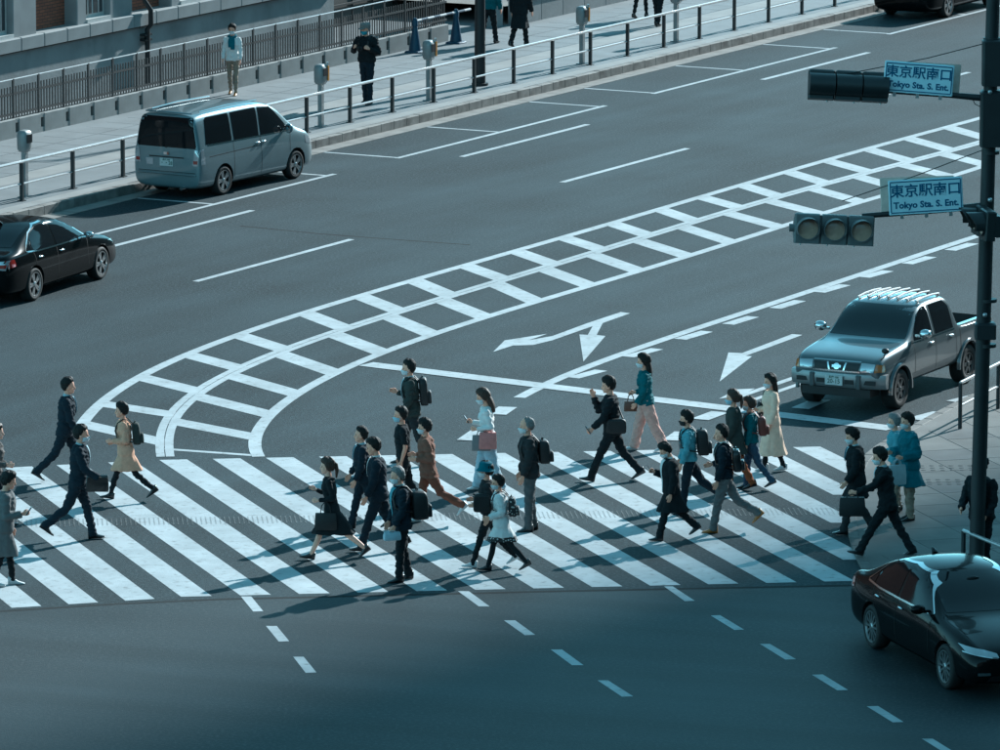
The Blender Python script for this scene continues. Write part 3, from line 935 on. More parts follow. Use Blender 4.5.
def name_sign(label, blabel, tl, tr, bl, br, dy, back_px, rotz, backrot):
    corners = [PX(*q, dy) for q in (tl, tr, br, bl)]
    c = sum(corners, Vector()) / 4
    w = ((corners[1] - corners[0]).length + (corners[2] - corners[3]).length) / 2
    h = ((corners[3] - corners[0]).length + (corners[2] - corners[1]).length) / 2
    e = corners[1] - corners[0]
    roll = math.atan2(e.z, e.x)
    r = thing('street_name_sign', label, 'street sign', c)
    r.rotation_euler = (0, -roll, rotz)
    m = MB(); m.bbox((0, 0, 0), (w, 0.03, h), 0.012); m.build('board', M_SIGNW, r)
    m = MB()
    t_, i_ = 0.016, 0.03
    for cx_, cz_, sx_, sz_ in ((0, h / 2 - i_, w - 2 * i_, t_), (0, -h / 2 + i_, w - 2 * i_, t_), (-w / 2 + i_, 0, t_, h - 2 * i_ - t_), (w / 2 - i_, 0, t_, h - 2 * i_ - t_)):
        m.box((cx_, -0.0165, cz_), (sx_, 0.004, sz_))
    m.build('border_line', M_SIGNB, r)
    me = text_mesh('東京駅南口', 0.205 * w / 1.12, 0.002, 0.0035, space=0.98)
    o = obj('lettering', me, M_SIGNB, r); o.rotation_euler = (R(90), 0, 0); o.location = (0, -0.0175, h * 0.155)
    o.scale = (1.06, 1.0, 1)
    me = text_mesh('Tokyo Sta. S. Ent.', 0.135 * w / 1.12, 0.002, 0.0045, space=1.02)
    o = obj('lettering', me, M_SIGNB, r); o.rotation_euler = (R(90), 0, 0); o.location = (0, -0.0175, -h * 0.24)
    for sx in (-1, 0, 1):
        m = MB(); m.box((sx * w * 0.33, 0.03, -h / 2 - 0.02), (0.05, 0.05, 0.10)); m.build('bracket', M_STEEL, r)
    bc = [PX(*q, dy + 0.14) for q in back_px]
    c2 = sum(bc, Vector()) / len(bc)
    r2 = thing('street_name_sign', blabel, 'street sign', c2)
    r2.rotation_euler = (0, -roll, backrot)
    m = MB(); m.bbox((0, 0, 0), (w, 0.025, h), 0.012); m.build('board', M_SIGNBACK, r2)
    for sx in (-1, 1):
        m = MB(); m.box((sx * w * 0.3, 0.02, 0), (0.04, 0.03, h * 0.9)); m.build('back_rib', M_SIGNBACK, r2)
    return r
name_sign('upper pale blue station name sign with Japanese and English lettering', 'plain beige back of the far-facing sign behind the upper name sign',
          (884, 60.5), (953.5, 65.5), (884, 92), (953.5, 95.5), -0.07, [(926, 78)], R(-3), R(7))
name_sign('lower pale blue station name sign with Japanese and English lettering', 'plain beige back of the far-facing sign behind the lower name sign',
          (888.5, 180.5), (963, 176.5), (888.5, 215), (963, 211), -0.07, [(917.5, 194)], R(3), R(-8))
# ------------------------------------------------------------------ vehicles
def paint(name, c, metal=0.0, rough=0.28, coat=1.0):
    return mat(name, c, rough, metal=metal, coat=coat, var=0.03, vscale=2.0)
M_SILVER = paint('silver_car_paint', (0.17, 0.235, 0.255), 0.4, 0.34)
M_BLACKP = mat('black_car_paint', (0.004, 0.0045, 0.005), 0.18, spec=0.05, coat=0.26)
M_GREYP = paint('warm_grey_car_paint', (0.085, 0.105, 0.112), 0.35, 0.30)
M_GLASS = mat('tinted_car_glass', (0.008, 0.010, 0.012), 0.04, spec=0.22)
M_SCREEN = mat('windscreen_glass', (0.008, 0.012, 0.014), 0.05, spec=0.75)
M_CHROME = mat('chrome', (0.62, 0.62, 0.62), 0.12, metal=1.0)
M_ALLOY = mat('alloy_rim', (0.46, 0.46, 0.46), 0.28, metal=0.85)
M_LAMPC = mat('clear_lamp', (0.42, 0.44, 0.46), 0.10, spec=0.7, coat=1.0, metal=0.4)
M_LAMPR = mat('red_lamp', (0.30, 0.018, 0.012), 0.12, coat=1.0)
M_LAMPO = mat('amber_lamp', (0.45, 0.16, 0.05), 0.15, coat=1.0)
M_PLATE = mat('number_plate', (0.60, 0.60, 0.58), 0.4, var=0.05)
M_PLATEG = mat('plate_green_ink', (0.02, 0.09, 0.06), 0.5)
M_SEAMC = mat('panel_gap', (0.004, 0.004, 0.004), 0.8)
M_RACK = mat('rack_pale_metal', (.50, .50, .50), .45, metal=.2)
M_BEDMAT = mat('bed_liner', (0.03, 0.03, 0.03), 0.7, var=0.2)

def ring_pts(s):
    x, zb, zs, zt, wb, wm, ws, wt = s
    hh = zs - zb
    half = [(0, zb), (wb * .55, zb), (wb, zb + .015), (wm * .985, zb + .20 * hh), (wm, zb + .45 * hh), (wm * .995, zb + .75 * hh), (ws, zs),
            (ws + (wt - ws) * .45, zs + (zt - zs) * .45), (ws + (wt - ws) * .86, zs + (zt - zs) * .88), (wt * .88, zt - .012 - 0.05 * (zt - zs)), (wt * .5, zt - .004), (0, zt)]
    return half

def car_body(stations, wheels, rcut, sub=2, cavity=None):
    rings = []
    for s in stations:
        h = ring_pts(s)
        r = [(s[0], y, z) for y, z in h] + [(s[0], -y, z) for y, z in reversed(h[1:-1])]
        rings.append(r)
    mb = MB(); mb.loft(rings, True)
    me = mb.mesh('body')
    o = bpy.data.objects.new('body_source', me); col.objects.link(o)
    md = o.modifiers.new('s', 'SUBSURF'); md.levels = sub; md.render_levels = sub
    cutters = []
    for (wx_, wy_) in wheels:
        c = MB(); c.cyl((wx_, -0.40 if wy_ < 0 else 0.0, 0.0), rcut, 0.4, 40, axis='Y')
        cm = c.mesh('cutter')
        co = bpy.data.objects.new('cutter', cm); col.objects.link(co)
        co.location = (0, -0.66 if wy_ < 0 else 0.66, wheels[(wx_, wy_)])
        bo = o.modifiers.new('b', 'BOOLEAN'); bo.object = co; bo.operation = 'DIFFERENCE'; bo.solver = 'EXACT'
        cutters.append(co)
    if cavity:
        c = MB(); c.box(*cavity); cm = c.mesh('cutter'); co = bpy.data.objects.new('cutter', cm); col.objects.link(co)
        bo = o.modifiers.new('b', 'BOOLEAN'); bo.object = co; bo.operation = 'DIFFERENCE'; bo.solver = 'EXACT'
        cutters.append(co)
    res = eval_mesh(o, 'body')
    for c in cutters:
        bpy.data.objects.remove(c)
    bpy.data.objects.remove(o)
    return res

class Car:
    def __init__(s, name, label, loc, rotz, body_mat, stations, axles, wr, track, rcut=None, sub=2, cavity=None, tilt=0):
        s.root = thing(name, label, 'car', loc, rotz)
        s.wr, s.track = wr, track
        rcut = rcut or wr + 0.055
        wh = {(a, sd_): wr for a in axles for sd_ in (-1, 1)}
        me = car_body(stations, wh, rcut, sub, cavity)
        me.materials.clear(); me.materials.append(body_mat); me.materials.append(M_TRIM); me.materials.append(M_BEDMAT)
        for p in me.polygons:
            c = p.center
            for a in axles:
                d = math.hypot(c.x - a, c.z - wr)
                if d < rcut + 0.004 and abs(c.y) > 0.4 and (abs(d - rcut) < 0.012 or abs(abs(c.y) - 0.66) < 0.004 or d < rcut - 0.02) and abs(c.y) < s.track / 2 + 0.5:
                    if abs(d - rcut) < 0.012 or abs(abs(c.y) - 0.66) < 0.01:
                        p.material_index = 1
            if c.z < stations[len(stations) // 2][1] + 0.02 and p.normal.z < -0.5:
                p.material_index = 1
            if cavity:
                cc, cs = cavity
                if all(abs(c[k] - cc[k]) <= cs[k] / 2 + 0.003 for k in range(3)):
                    p.material_index = 2
        s.body = obj('body', me, None, s.root, 'full')
        try: me.set_sharp_from_angle(angle=R(38))
        except Exception: pass
        bm = bmesh.new(); bm.from_mesh(me)
        s.bvh = BVHTree.FromBMesh(bm); bm.free()
        s.axles = axles
    def patch(s, name, pts, direction, m, off=0.004, parent=None, grid=0.07, thick=0.0, mirror=False):
        """pts: 2D outline; direction 'L','R' -> (x,z) seen from the side; 'F','B' -> (y,z); 'T' -> (x,y)"""
        outs = []
        for dr in ([direction] if not mirror else ['L', 'R']):
            bm = bmesh.new()
            vs = [bm.verts.new((p[0], p[1], 0)) for p in pts]
            bm.faces.new(vs)
            xs = [p[0] for p in pts]; ys = [p[1] for p in pts]
            for ax, lo, hi in ((0, min(xs), max(xs)), (1, min(ys), max(ys))):
                g = grid * math.ceil(lo / grid)
                while g < hi:
                    co = Vector((g, 0, 0)) if ax == 0 else Vector((0, g, 0))
                    no = Vector((1, 0, 0)) if ax == 0 else Vector((0, 1, 0))
                    bmesh.ops.bisect_plane(bm, geom=bm.verts[:] + bm.edges[:] + bm.faces[:], plane_co=co, plane_no=no)
                    g += grid
            ok = True
            for v in bm.verts:
                a, b = v.co.x, v.co.y
                if dr == 'L': org, d_ = Vector((a, 4, b)), Vector((0, -1, 0))
                elif dr == 'R': org, d_ = Vector((a, -4, b)), Vector((0, 1, 0))
                elif dr == 'F': org, d_ = Vector((6, a, b)), Vector((-1, 0, 0))
                elif dr == 'B': org, d_ = Vector((-6, a, b)), Vector((1, 0, 0))
                else: org, d_ = Vector((a, b, 5)), Vector((0, 0, -1))
                hit_, nrm, idx, dist = s.bvh.ray_cast(org, d_)
                if hit_ is None:
                    near, nrm, idx, dist = s.bvh.find_nearest(org + d_ * (4 if dr in 'LRT' else 3.5))
                    hit_ = near
                v.co = hit_ + nrm * off
            bmesh.ops.triangulate(bm, faces=[f for f in bm.faces if len(f.verts) > 4])
            me = bpy.data.meshes.new(name)
            bmesh.ops.recalc_face_normals(bm, faces=bm.faces)
            # make normals point away from the body centre line
            cc = sum((f.calc_center_median() for f in bm.faces), Vector()) / max(1, len(bm.faces))
            nn = sum((f.normal for f in bm.faces), Vector())
            want = {'L': Vector((0, 1, 0)), 'R': Vector((0, -1, 0)), 'F': Vector((1, 0, 0)), 'B': Vector((-1, 0, 0)), 'T': Vector((0, 0, 1))}[dr]
            if nn.dot(want) < 0:
                bmesh.ops.reverse_faces(bm, faces=bm.faces)
            bm.to_mesh(me); bm.free()
            o = obj(name, me, m, parent or s.root, 'full')
            if thick:
                sd_ = o.modifiers.new('t', 'SOLIDIFY'); sd_.thickness = thick; sd_.offset = 1
            outs.append(o)
        return outs if mirror else outs[0]
    def line(s, name, pts, direction, m, w=0.012, off=0.003, mirror=True):
        """thin strip following the body"""
        quads_ = []
        L = []
        for i, p in enumerate(pts):
            a = Vector(pts[max(i - 1, 0)]); b = Vector(pts[min(i + 1, len(pts) - 1)])
            t = (b - a).normalized(); n = Vector((-t.y, t.x))
            L.append((Vector(p) + n * w / 2, Vector(p) - n * w / 2))
        outl = [tuple(a) for a, b in L] + [tuple(b) for a, b in reversed(L)]
        return s.patch(name, outl, direction, m, off, grid=0.08, mirror=mirror)
    def wheels(s, rim_m=M_ALLOY, spokes=10, rim_r=None, width=0.205, spoke_w=0.035, twin=False):
        wr = s.wr; rr = rim_r or wr * 0.70
        t = MB(); t.lathe([(rr * .98, -width / 2 + .02), (rr + .01, -width / 2), (wr - .03, -width / 2 - .004), (wr - .006, -width / 2 + .025), (wr, 0), (wr - .006, width / 2 - .025), (wr - .03, width / 2 + .004), (rr + .01, width / 2), (rr * .98, width / 2 - .02)], 36, 'Y')
        tm = t.mesh('tyre'); tm.materials.append(M_BLACKRUB); tm.polygons.foreach_set('use_smooth', [True] * len(tm.polygons))
        h = MB(); h.lathe([(rr * .97, width / 2 - .03), (rr * .93, 0.0), (0.02, -0.01)], 30, 'Y', cap=False)
        h.lathe([(rr * .97, -width / 2 + .02), (rr * .93, 0.0)], 30, 'Y')
        hm = h.mesh('wheel'); hm.materials.append(M_TRIM)
        r_ = MB()
        r_.lathe([(rr * 1.0, width / 2 - .012), (rr * 1.0, width / 2 + .002), (rr * .93, width / 2 + .0), (rr * .90, width / 2 - .03)], 36, 'Y')
        for k in range(spokes):
            a = 2 * math.pi * k / spokes
            if twin: a = 2 * math.pi * (k // 2) / (spokes / 2) + (0.16 if k % 2 else -0.16)
            ca_, sa_ = math.cos(a), math.sin(a)
            rot = Matrix(((ca_, 0, -sa_), (0, 1, 0), (sa_, 0, ca_)))
            r_.box(rot @ Vector((rr * .52, width / 2 - .022, 0)), (rr * .86, .022, spoke_w), rot)
        r_.lathe([(rr * .24, width / 2 - .03), (rr * .22, width / 2 - .004), (rr * .16, width / 2 + .004), (.004, width / 2 + .005)], 18, 'Y', cap=True)
        rm = r_.mesh('rim'); rm.materials.append(rim_m)
        for a in s.axles:
            for sd_ in (1, -1):
                w = bpy.data.objects.new('wheel', hm); col.objects.link(w); w.parent = s.root
                w.location = (a, sd_ * (s.track / 2), wr); w.rotation_euler.z = 0 if sd_ > 0 else math.pi
                for nm, me in (('tyre', tm), ('rim', rm)):
                    c = bpy.data.objects.new(nm, me); col.objects.link(c); c.parent = w
    def mirror_unit(s, x, z, y, m, size=(0.16, 0.22, 0.15)):
        for sd_ in (1, -1):
            mb = MB(); mb.ball((x, sd_ * (y + size[1] / 2 + .03), z), (size[0] / 2, size[1] / 2, size[2] / 2), 14, 8)
            mb.box((x + .01, sd_ * (y + .02), z - .03), (.06, .10, .04))
            o = mb.build('door_mirror', m, s.root, True)
            mb = MB(); mb.box((x - size[0] / 2 + .012, sd_ * (y + size[1] / 2 + .03), z), (.006, size[1] * .72, size[2] * .66)); mb.build('mirror_glass', M_CHROME, o)
    def plate(s, x, z, facing, top, bottom):
        sgn = 1 if facing == 'F' else -1
        hit_ = s.bvh.ray_cast(Vector((6 * sgn, 0, z)), Vector((-sgn, 0, 0)))[0]
        xx = (hit_.x if x is None else x) + sgn * 0.012
        mb = MB(); mb.box((xx, 0, z), (.012, .33, .165)); o = mb.build('number_plate', M_PLATE, s.root)
        for body, size, dz in ((top, .05, .052), (bottom, .105, -.018)):
            me = text_mesh(body, size, .001, .0012)
            t = obj('plate_lettering', me, M_PLATEG, o)
            t.rotation_euler = (R(90), 0, R(90) if sgn > 0 else R(-90)); t.location = (xx + sgn * .0072, 0, z + dz)

def facing(a, b):
    return math.atan2(b[1] - a[1], b[0] - a[0])

# ---- silver minivan in the parking bay
vr, vf = GP(226, 194.5), GP(296.4, 178.7)
VA = facing(vr, vf)
side = Vector((-math.sin(VA), math.cos(VA), 0))
vc = (vr + vf) / 2 + side * 0.74 + Vector((-0.10, 0, 0))
van = Car('minivan', 'silver minivan parked in the kerbside bay, seen from behind', (vc.x, vc.y, 0.0), VA, M_SILVER,
    [(2.24, .34, .54, .60, .45, .58, .55, .48), (2.20, .24, .74, .82, .64, .75, .71, .63), (2.04, .19, .88, .97, .76, .83, .77, .69), (1.80, .18, .96, 1.06, .78, .847, .80, .71),
     (1.52, .18, 1.00, 1.13, .79, .85, .81, .71), (1.22, .18, 1.02, 1.38, .79, .85, .815, .67), (0.86, .18, 1.03, 1.67, .79, .85, .82, .655), (0.52, .18, 1.04, 1.79, .79, .85, .82, .655),
     (0.0, .18, 1.05, 1.845, .79, .85, .82, .66), (-0.8, .18, 1.06, 1.855, .79, .85, .82, .67), (-1.6, .18, 1.07, 1.85, .79, .85, .82, .67), (-2.05, .18, 1.07, 1.835, .79, .85, .82, .67),
     (-2.24, .20, 1.07, 1.81, .78, .845, .815, .665), (-2.30, .22, 1.06, 1.79, .77, .84, .81, .66), (-2.33, .25, 1.04, 1.74, .76, .83, .80, .65), (-2.35, .30, 1.02, 1.66, .73, .80, .77, .63)],
    [1.4125, -1.4125], 0.315, 1.47)
van.root['category'] = 'minivan'
van.patch('rear_window', [(-.72, 1.08), (.72, 1.08), (.745, 1.13), (.655, 1.69), (.62, 1.73), (-.62, 1.73), (-.655, 1.69), (-.745, 1.13)], 'B', M_GLASS)
van.patch('windscreen', [(-.70, 1.14), (.70, 1.14), (.57, 1.70), (-.57, 1.70)], 'F', M_GLASS)
van.patch('side_window', [(.05, 1.11), (1.20, 1.11), (1.02, 1.30), (.62, 1.66), (.10, 1.71)], 'L', M_GLASS, mirror=True)
van.patch('side_window', [(-.02, 1.11), (-.98, 1.12), (-.98, 1.71), (.03, 1.71)], 'L', M_GLASS, mirror=True)
van.patch('side_window', [(-1.06, 1.12), (-2.06, 1.15), (-1.98, 1.66), (-1.90, 1.71), (-1.06, 1.71)], 'L', M_GLASS, mirror=True)
van.patch('window_trim', [(1.25, 1.075), (1.25, 1.10), (-2.0, 1.14), (-2.0, 1.115)], 'L', M_CHROME, mirror=True, off=.005)
for sx in (1, -1):
    tl_ = van.patch('tail_lamp', [(sx * .66, .72), (sx * .80, .72), (sx * .81, 1.06), (sx * .70, 1.06)], 'B', M_LAMPC, off=.010)
    van.patch('red_lens', [(sx * .68, .76), (sx * .78, .76), (sx * .78, .83), (sx * .68, .83)], 'B', M_LAMPR, off=.016, parent=tl_)
    van.patch('headlamp', [(1.78, .76), (2.18, .66), (2.18, .78), (1.80, .93)], 'L' if sx > 0 else 'R', M_LAMPC, off=.006)
    tl2 = van.patch('tail_lamp', [(-2.30, .74), (-2.14, .74), (-2.17, 1.06), (-2.28, 1.06)], 'L' if sx > 0 else 'R', M_LAMPC, off=.008)
van.patch('plate_recess', [(-.50, .64), (.50, .64), (.56, .87), (-.56, .87)], 'B', M_SILVER, off=.002)
van.patch('tailgate_strip', [(-.44, .86), (.44, .86), (.44, .885), (-.44, .885)], 'B', M_TRIM, off=.012)
van.patch('tail_emblem', [(-.07, .92), (.07, .92), (.07, .98), (-.07, .98)], 'B', M_CHROME, off=.012)
van.patch('tail_badge', [(.34, .69), (.50, .69), (.53, .83), (.34, .83)], 'B', M_LAMPC, off=.010)
van.plate(None, .76, 'B', '品川 300', '・・28')
van.line('panel_gap', [(.05, .30), (.05, .60), (.02, 1.09)], 'L', M_SEAMC)
van.line('panel_gap', [(-1.0, .34), (-1.02, .75), (-1.02, 1.10)], 'L', M_SEAMC)
van.line('panel_gap', [(1.15, .55), (1.18, .90), (1.24, 1.08)], 'L', M_SEAMC)
van.line('panel_gap', [(-1.98, .88), (-.05, .91)], 'L', M_SEAMC, w=.014)
van.line('panel_gap', [(-.72, .56), (.72, .56)], 'B', M_SEAMC, mirror=False)
van.patch('rear_bumper_step', [(-.74, .50), (.74, .50), (.74, .535), (-.74, .535)], 'B', M_SILVER, off=.02, thick=.01)
for sx in (1, -1):
    for x_ in (.14, -.10):
        h_ = van.bvh.ray_cast(Vector((x_, 3 * sx, .97)), Vector((0, -sx, 0)))[0]
        mb = MB(); mb.ball((x_, h_.y + sx * .018, .97), (.09, .02, .022), 12, 6); mb.build('door_handle', M_CHROME, van.root, True)
    mb = MB(); mb.tube([(-2.0, sx * .60, 1.83), (-1.0, sx * .605, 1.865), (0.2, sx * .60, 1.84)], .012, 6); mb.build('roof_rail', M_CHROME, van.root, True)
mb = MB(); mb.tube([(-2.24, -.58, 1.81), (-2.32, 0, 1.83), (-2.24, .58, 1.81)], [.03, .045, .03], 8, flat=.5); mb.build('roof_spoiler', M_SILVER, van.root, True)
mb = MB(); mb.tube([(-2.345, 0.02, 1.07), (-2.375, -.02, 1.10), (-2.365, -.28, 1.14)], .012, 6); mb.build('rear_wiper', M_TRIM, van.root, True)
mb = MB(); mb.cyl((-2.38, -.38, .21), .035, .2, 10, axis='X'); mb.build('exhaust_pipe', M_CHROME, van.root, True)
van.mirror_unit(.98, 1.16, .80, M_SILVER, (.16, .2, .22))
van.wheels(spokes=10, twin=True, spoke_w=.045, rim_r=.222)

# ---- sedans
SEDAN = [(2.36, .33, .50, .56, .46, .58, .55, .48), (2.31, .23, .60, .67, .64, .76, .71, .61), (2.12, .18, .69, .755, .76, .845, .78, .68), (1.72, .17, .79, .86, .79, .885, .82, .72),
         (1.30, .17, .85, .92, .80, .895, .84, .74), (0.98, .17, .885, .965, .80, .897, .85, .75), (0.62, .17, .90, 1.16, .80, .897, .855, .68), (0.18, .17, .91, 1.385, .80, .897, .855, .61),
         (-0.15, .17, .915, 1.455, .80, .897, .855, .59), (-0.6, .17, .92, 1.475, .80, .897, .855, .585), (-1.0, .17, .93, 1.45, .80, .897, .855, .585), (-1.42, .17, .94, 1.32, .80, .895, .85, .60),
         (-1.80, .17, .95, 1.13, .80, .89, .84, .66), (-2.02, .18, .955, 1.04, .79, .88, .83, .70), (-2.30, .20, .94, 1.01, .77, .86, .81, .71), (-2.45, .24, .88, .95, .70, .80, .76, .67), (-2.50, .34, .78, .84, .58, .68, .65, .56)]
def sedan(label, loc, rz, kind):
    c = Car('sedan', label, loc, rz, M_BLACKP, SEDAN, [1.425, -1.425], 0.325, 1.545, rcut=.372)
    c.root['category'] = 'sedan'
    c.patch('windscreen', [(-.66, .985), (.66, .985), (.57, 1.39), (-.57, 1.39)], 'F', M_GLASS)
    c.patch('rear_window', [(-.60, 1.08), (.60, 1.08), (.54, 1.37), (-.54, 1.37)], 'B', M_GLASS)
    c.patch('side_window', [(.72, .955), (.78, .985), (.30, 1.26), (.02, 1.365), (-.42, 1.40), (-.42, .955)], 'L', M_GLASS, mirror=True)
    c.patch('side_window', [(-.50, .955), (-.50, 1.40), (-.90, 1.375), (-1.22, 1.27), (-1.40, 1.12), (-1.36, .965)], 'L', M_GLASS, mirror=True)
    c.patch('quarter_window', [(-1.43, .975), (-1.44, 1.10), (-1.62, 1.02), (-1.60, .985)], 'L', M_GLASS, mirror=True)
    c.line('window_chrome', [(.84, .945), (.2, .938), (-.5, .938), (-1.2, .945), (-1.66, .975)], 'L', M_CHROME, w=.026, off=.008)
    c.line('window_chrome', [(.84, .955), (.32, 1.275), (.02, 1.385), (-.45, 1.425), (-.92, 1.40), (-1.27, 1.28), (-1.68, .99)], 'L', M_CHROME, w=.018, off=.007)
    c.line('panel_gap', [(-.46, .26), (-.46, .93)], 'L', M_SEAMC, w=.01)
    c.line('panel_gap', [(.84, .40), (.80, .70), (.86, .94)], 'L', M_SEAMC, w=.01)
    c.line('panel_gap', [(-1.40, .95), (-1.34, .70), (-1.10, .42)], 'L', M_SEAMC, w=.01)
    c.line('sill_chrome', [(1.0, .245), (-1.0, .245)], 'L', M_CHROME, w=.022, off=.01)
    for sx in (1, -1):
        for x_ in (-.28, -1.18):
            h_ = c.bvh.ray_cast(Vector((x_, 3 * sx, .83)), Vector((0, -sx, 0)))[0]
            mb = MB(); mb.ball((x_, h_.y + sx * .018, .83), (.10, .02, .018), 12, 6); mb.build('door_handle', M_CHROME, c.root, True)
        hl = c.patch('headlamp', [(sx * .42, .60), (sx * .80, .66), (sx * .82, .735), (sx * .60, .70), (sx * .44, .655)], 'F', M_LAMPC, off=.010)
        c.patch('headlamp_chrome', [(sx * .44, .585), (sx * .82, .645), (sx * .82, .66), (sx * .44, .60)], 'F', M_CHROME, off=.016, parent=hl)
        c.patch('fog_lamp', [(sx * .55, .36), (sx * .72, .36), (sx * .72, .40), (sx * .55, .40)], 'F', M_CHROME, off=.010)
        tlp = c.patch('tail_lamp', [(sx * .46, .74), (sx * .77, .72), (sx * .80, .90), (sx * .50, .88)], 'B', M_LAMPC, off=.010)
        c.patch('red_lens', [(sx * .48, .77), (sx * .77, .76), (sx * .775, .83), (sx * .49, .83)], 'B', M_LAMPR, off=.016, parent=tlp)
        tl2 = c.patch('tail_lamp', [(-2.16, .78), (-2.40, .75), (-2.42, .90), (-2.18, .91)], 'L' if sx > 0 else 'R', M_LAMPR, off=.008)
    g = c.patch('grille', [(-.36, .42), (.36, .42), (.40, .62), (-.40, .62)], 'F', M_TRIM, off=.008)
    for k in range(5):
        zz = .45 + k * .035
        c.patch('grille_bar', [(-.36, zz), (.36, zz), (.36, zz + .012), (-.36, zz + .012)], 'F', M_CHROME, off=.014, parent=g)
    c.patch('lower_intake', [(-.60, .27), (.60, .27), (.54, .35), (-.54, .35)], 'F', M_TRIM, off=.008)
    c.plate(None, .40, 'F', '品川 330', '・・71')
    c.plate(None, .70, 'B', '品川 330', '・・71')
    c.mirror_unit(.66, 1.0, .84, M_BLACKP if kind else M_CHROME, (.15, .22, .14))
    c.wheels(spokes=12 if kind else 10, twin=not kind, spoke_w=.03 if kind else .042, rim_r=.235, width=.215)
    mb = MB(); mb.tube([(-1.15, 0, 1.41), (-1.24, 0, 1.47), (-1.28, 0, 1.475)], [.05, .025, .01], 8, flat=.6); mb.build('roof_aerial', M_BLACKP, c.root, True)
    mb = MB(); mb.ball((.30, 0, 1.32), (.02, .10, .03), 12, 6); mb.build('inner_mirror', M_TRIM, c.root, True)
    return c
def place_by_wheels(rear_px, front_px, dist_side, track):
    r_, f_ = GP(*rear_px), GP(*front_px)
    a = facing(r_, f_)
    s_ = Vector((-math.sin(a), math.cos(a), 0)) * dist_side
    c = (r_ + f_) / 2 + s_
    return (c.x, c.y, 0.0), a
loc, a = place_by_wheels((31, 301), (99.4, 279), 0.80, 1.545)
sedan('glossy black sedan cut by the left edge of the photo, with red tail lamp', loc, a, 0)
loc, a = place_by_wheels((870.5, 646), (952, 691), 0.82, 1.545)
sedan('black sedan in the lower right corner, seen from its front side', loc, a, 1)
pq = TP(GP(965, 10).dot(D) - 0.3, BAY - 1.05)
sedan('dark parked car cut off by the top edge at the far kerb', (pq.x, pq.y, 0), DA, 0)

# ---- grey double-cab pickup
pf, prr = GP(896.6, 408.5), GP(956, 385.5)
PA = R(180 + 62.5)
fdir = Vector((math.cos(PA), math.sin(PA), 0)); ldir = Vector((-math.sin(PA), math.cos(PA), 0))
pc = pf - fdir * 1.45 - ldir * 0.80
PICK = [(2.24, .50, .72, .78, .56, .70, .68, .60), (2.20, .42, .84, .91, .72, .82, .79, .70), (2.02, .38, .92, 1.00, .78, .865, .82, .74), (1.60, .36, .98, 1.06, .80, .89, .84, .75),
        (1.20, .36, 1.01, 1.10, .80, .895, .85, .75), (0.95, .36, 1.03, 1.14, .80, .895, .855, .74), (0.70, .36, 1.04, 1.38, .80, .895, .86, .69), (0.42, .36, 1.05, 1.62, .80, .895, .86, .665),
        (0.15, .36, 1.06, 1.70, .80, .895, .86, .66), (-0.35, .36, 1.06, 1.715, .80, .895, .86, .66), (-0.85, .36, 1.06, 1.70, .80, .895, .86, .66), (-1.00, .36, 1.06, 1.62, .80, .895, .86, .67),
        (-1.08, .36, 1.05, 1.20, .80, .895, .86, .76), (-1.14, .36, 1.03, 1.075, .80, .895, .87, .84), (-1.6, .38, 1.03, 1.07, .80, .895, .87, .84), (-2.3, .40, 1.03, 1.07, .80, .895, .87, .84),
        (-2.58, .42, 1.03, 1.07, .80, .89, .87, .84), (-2.64, .46, 1.00, 1.05, .76, .87, .85, .80)]
pk_ = Car('pickup_truck', 'grey double-cab pickup truck with roof rack bars waiting at the stop line', (pc.x, pc.y, 0), PA, M_GREYP, PICK, [1.475, -1.475], 0.355, 1.54, rcut=.425,
          cavity=((-1.87, 0, 1.0), (1.40, 1.50, .62)))
pk_.root['category'] = 'pickup truck'
P_ = pk_
P_.patch('windscreen', [(-.72, 1.15), (.72, 1.15), (.63, 1.63), (-.63, 1.63)], 'F', M_SCREEN)
P_.patch('rear_window', [(-.56, 1.22), (.56, 1.22), (.52, 1.55), (-.52, 1.55)], 'B', M_GLASS)
P_.patch('side_window', [(.78, 1.10), (.70, 1.22), (.42, 1.50), (.18, 1.60), (.0, 1.60), (.0, 1.10)], 'L', M_GLASS, mirror=True)
P_.patch('side_window', [(-.09, 1.10), (-.09, 1.60), (-.72, 1.60), (-.86, 1.48), (-.86, 1.10)], 'L', M_GLASS, mirror=True)
P_.line('window_trim', [(.90, 1.075), (-.90, 1.075)], 'L', M_CHROME, w=.02, off=.006)
P_.line('panel_gap', [(-.045, .48), (-.045, 1.06)], 'L', M_SEAMC)
P_.line('panel_gap', [(.86, .55), (.86, 1.06)], 'L', M_SEAMC)
P_.line('panel_gap', [(-.92, 1.05), (-.92, .75), (-.98, .48)], 'L', M_SEAMC)
P_.line('panel_gap', [(-1.115, .44), (-1.115, 1.04)], 'L', M_SEAMC, w=.02)
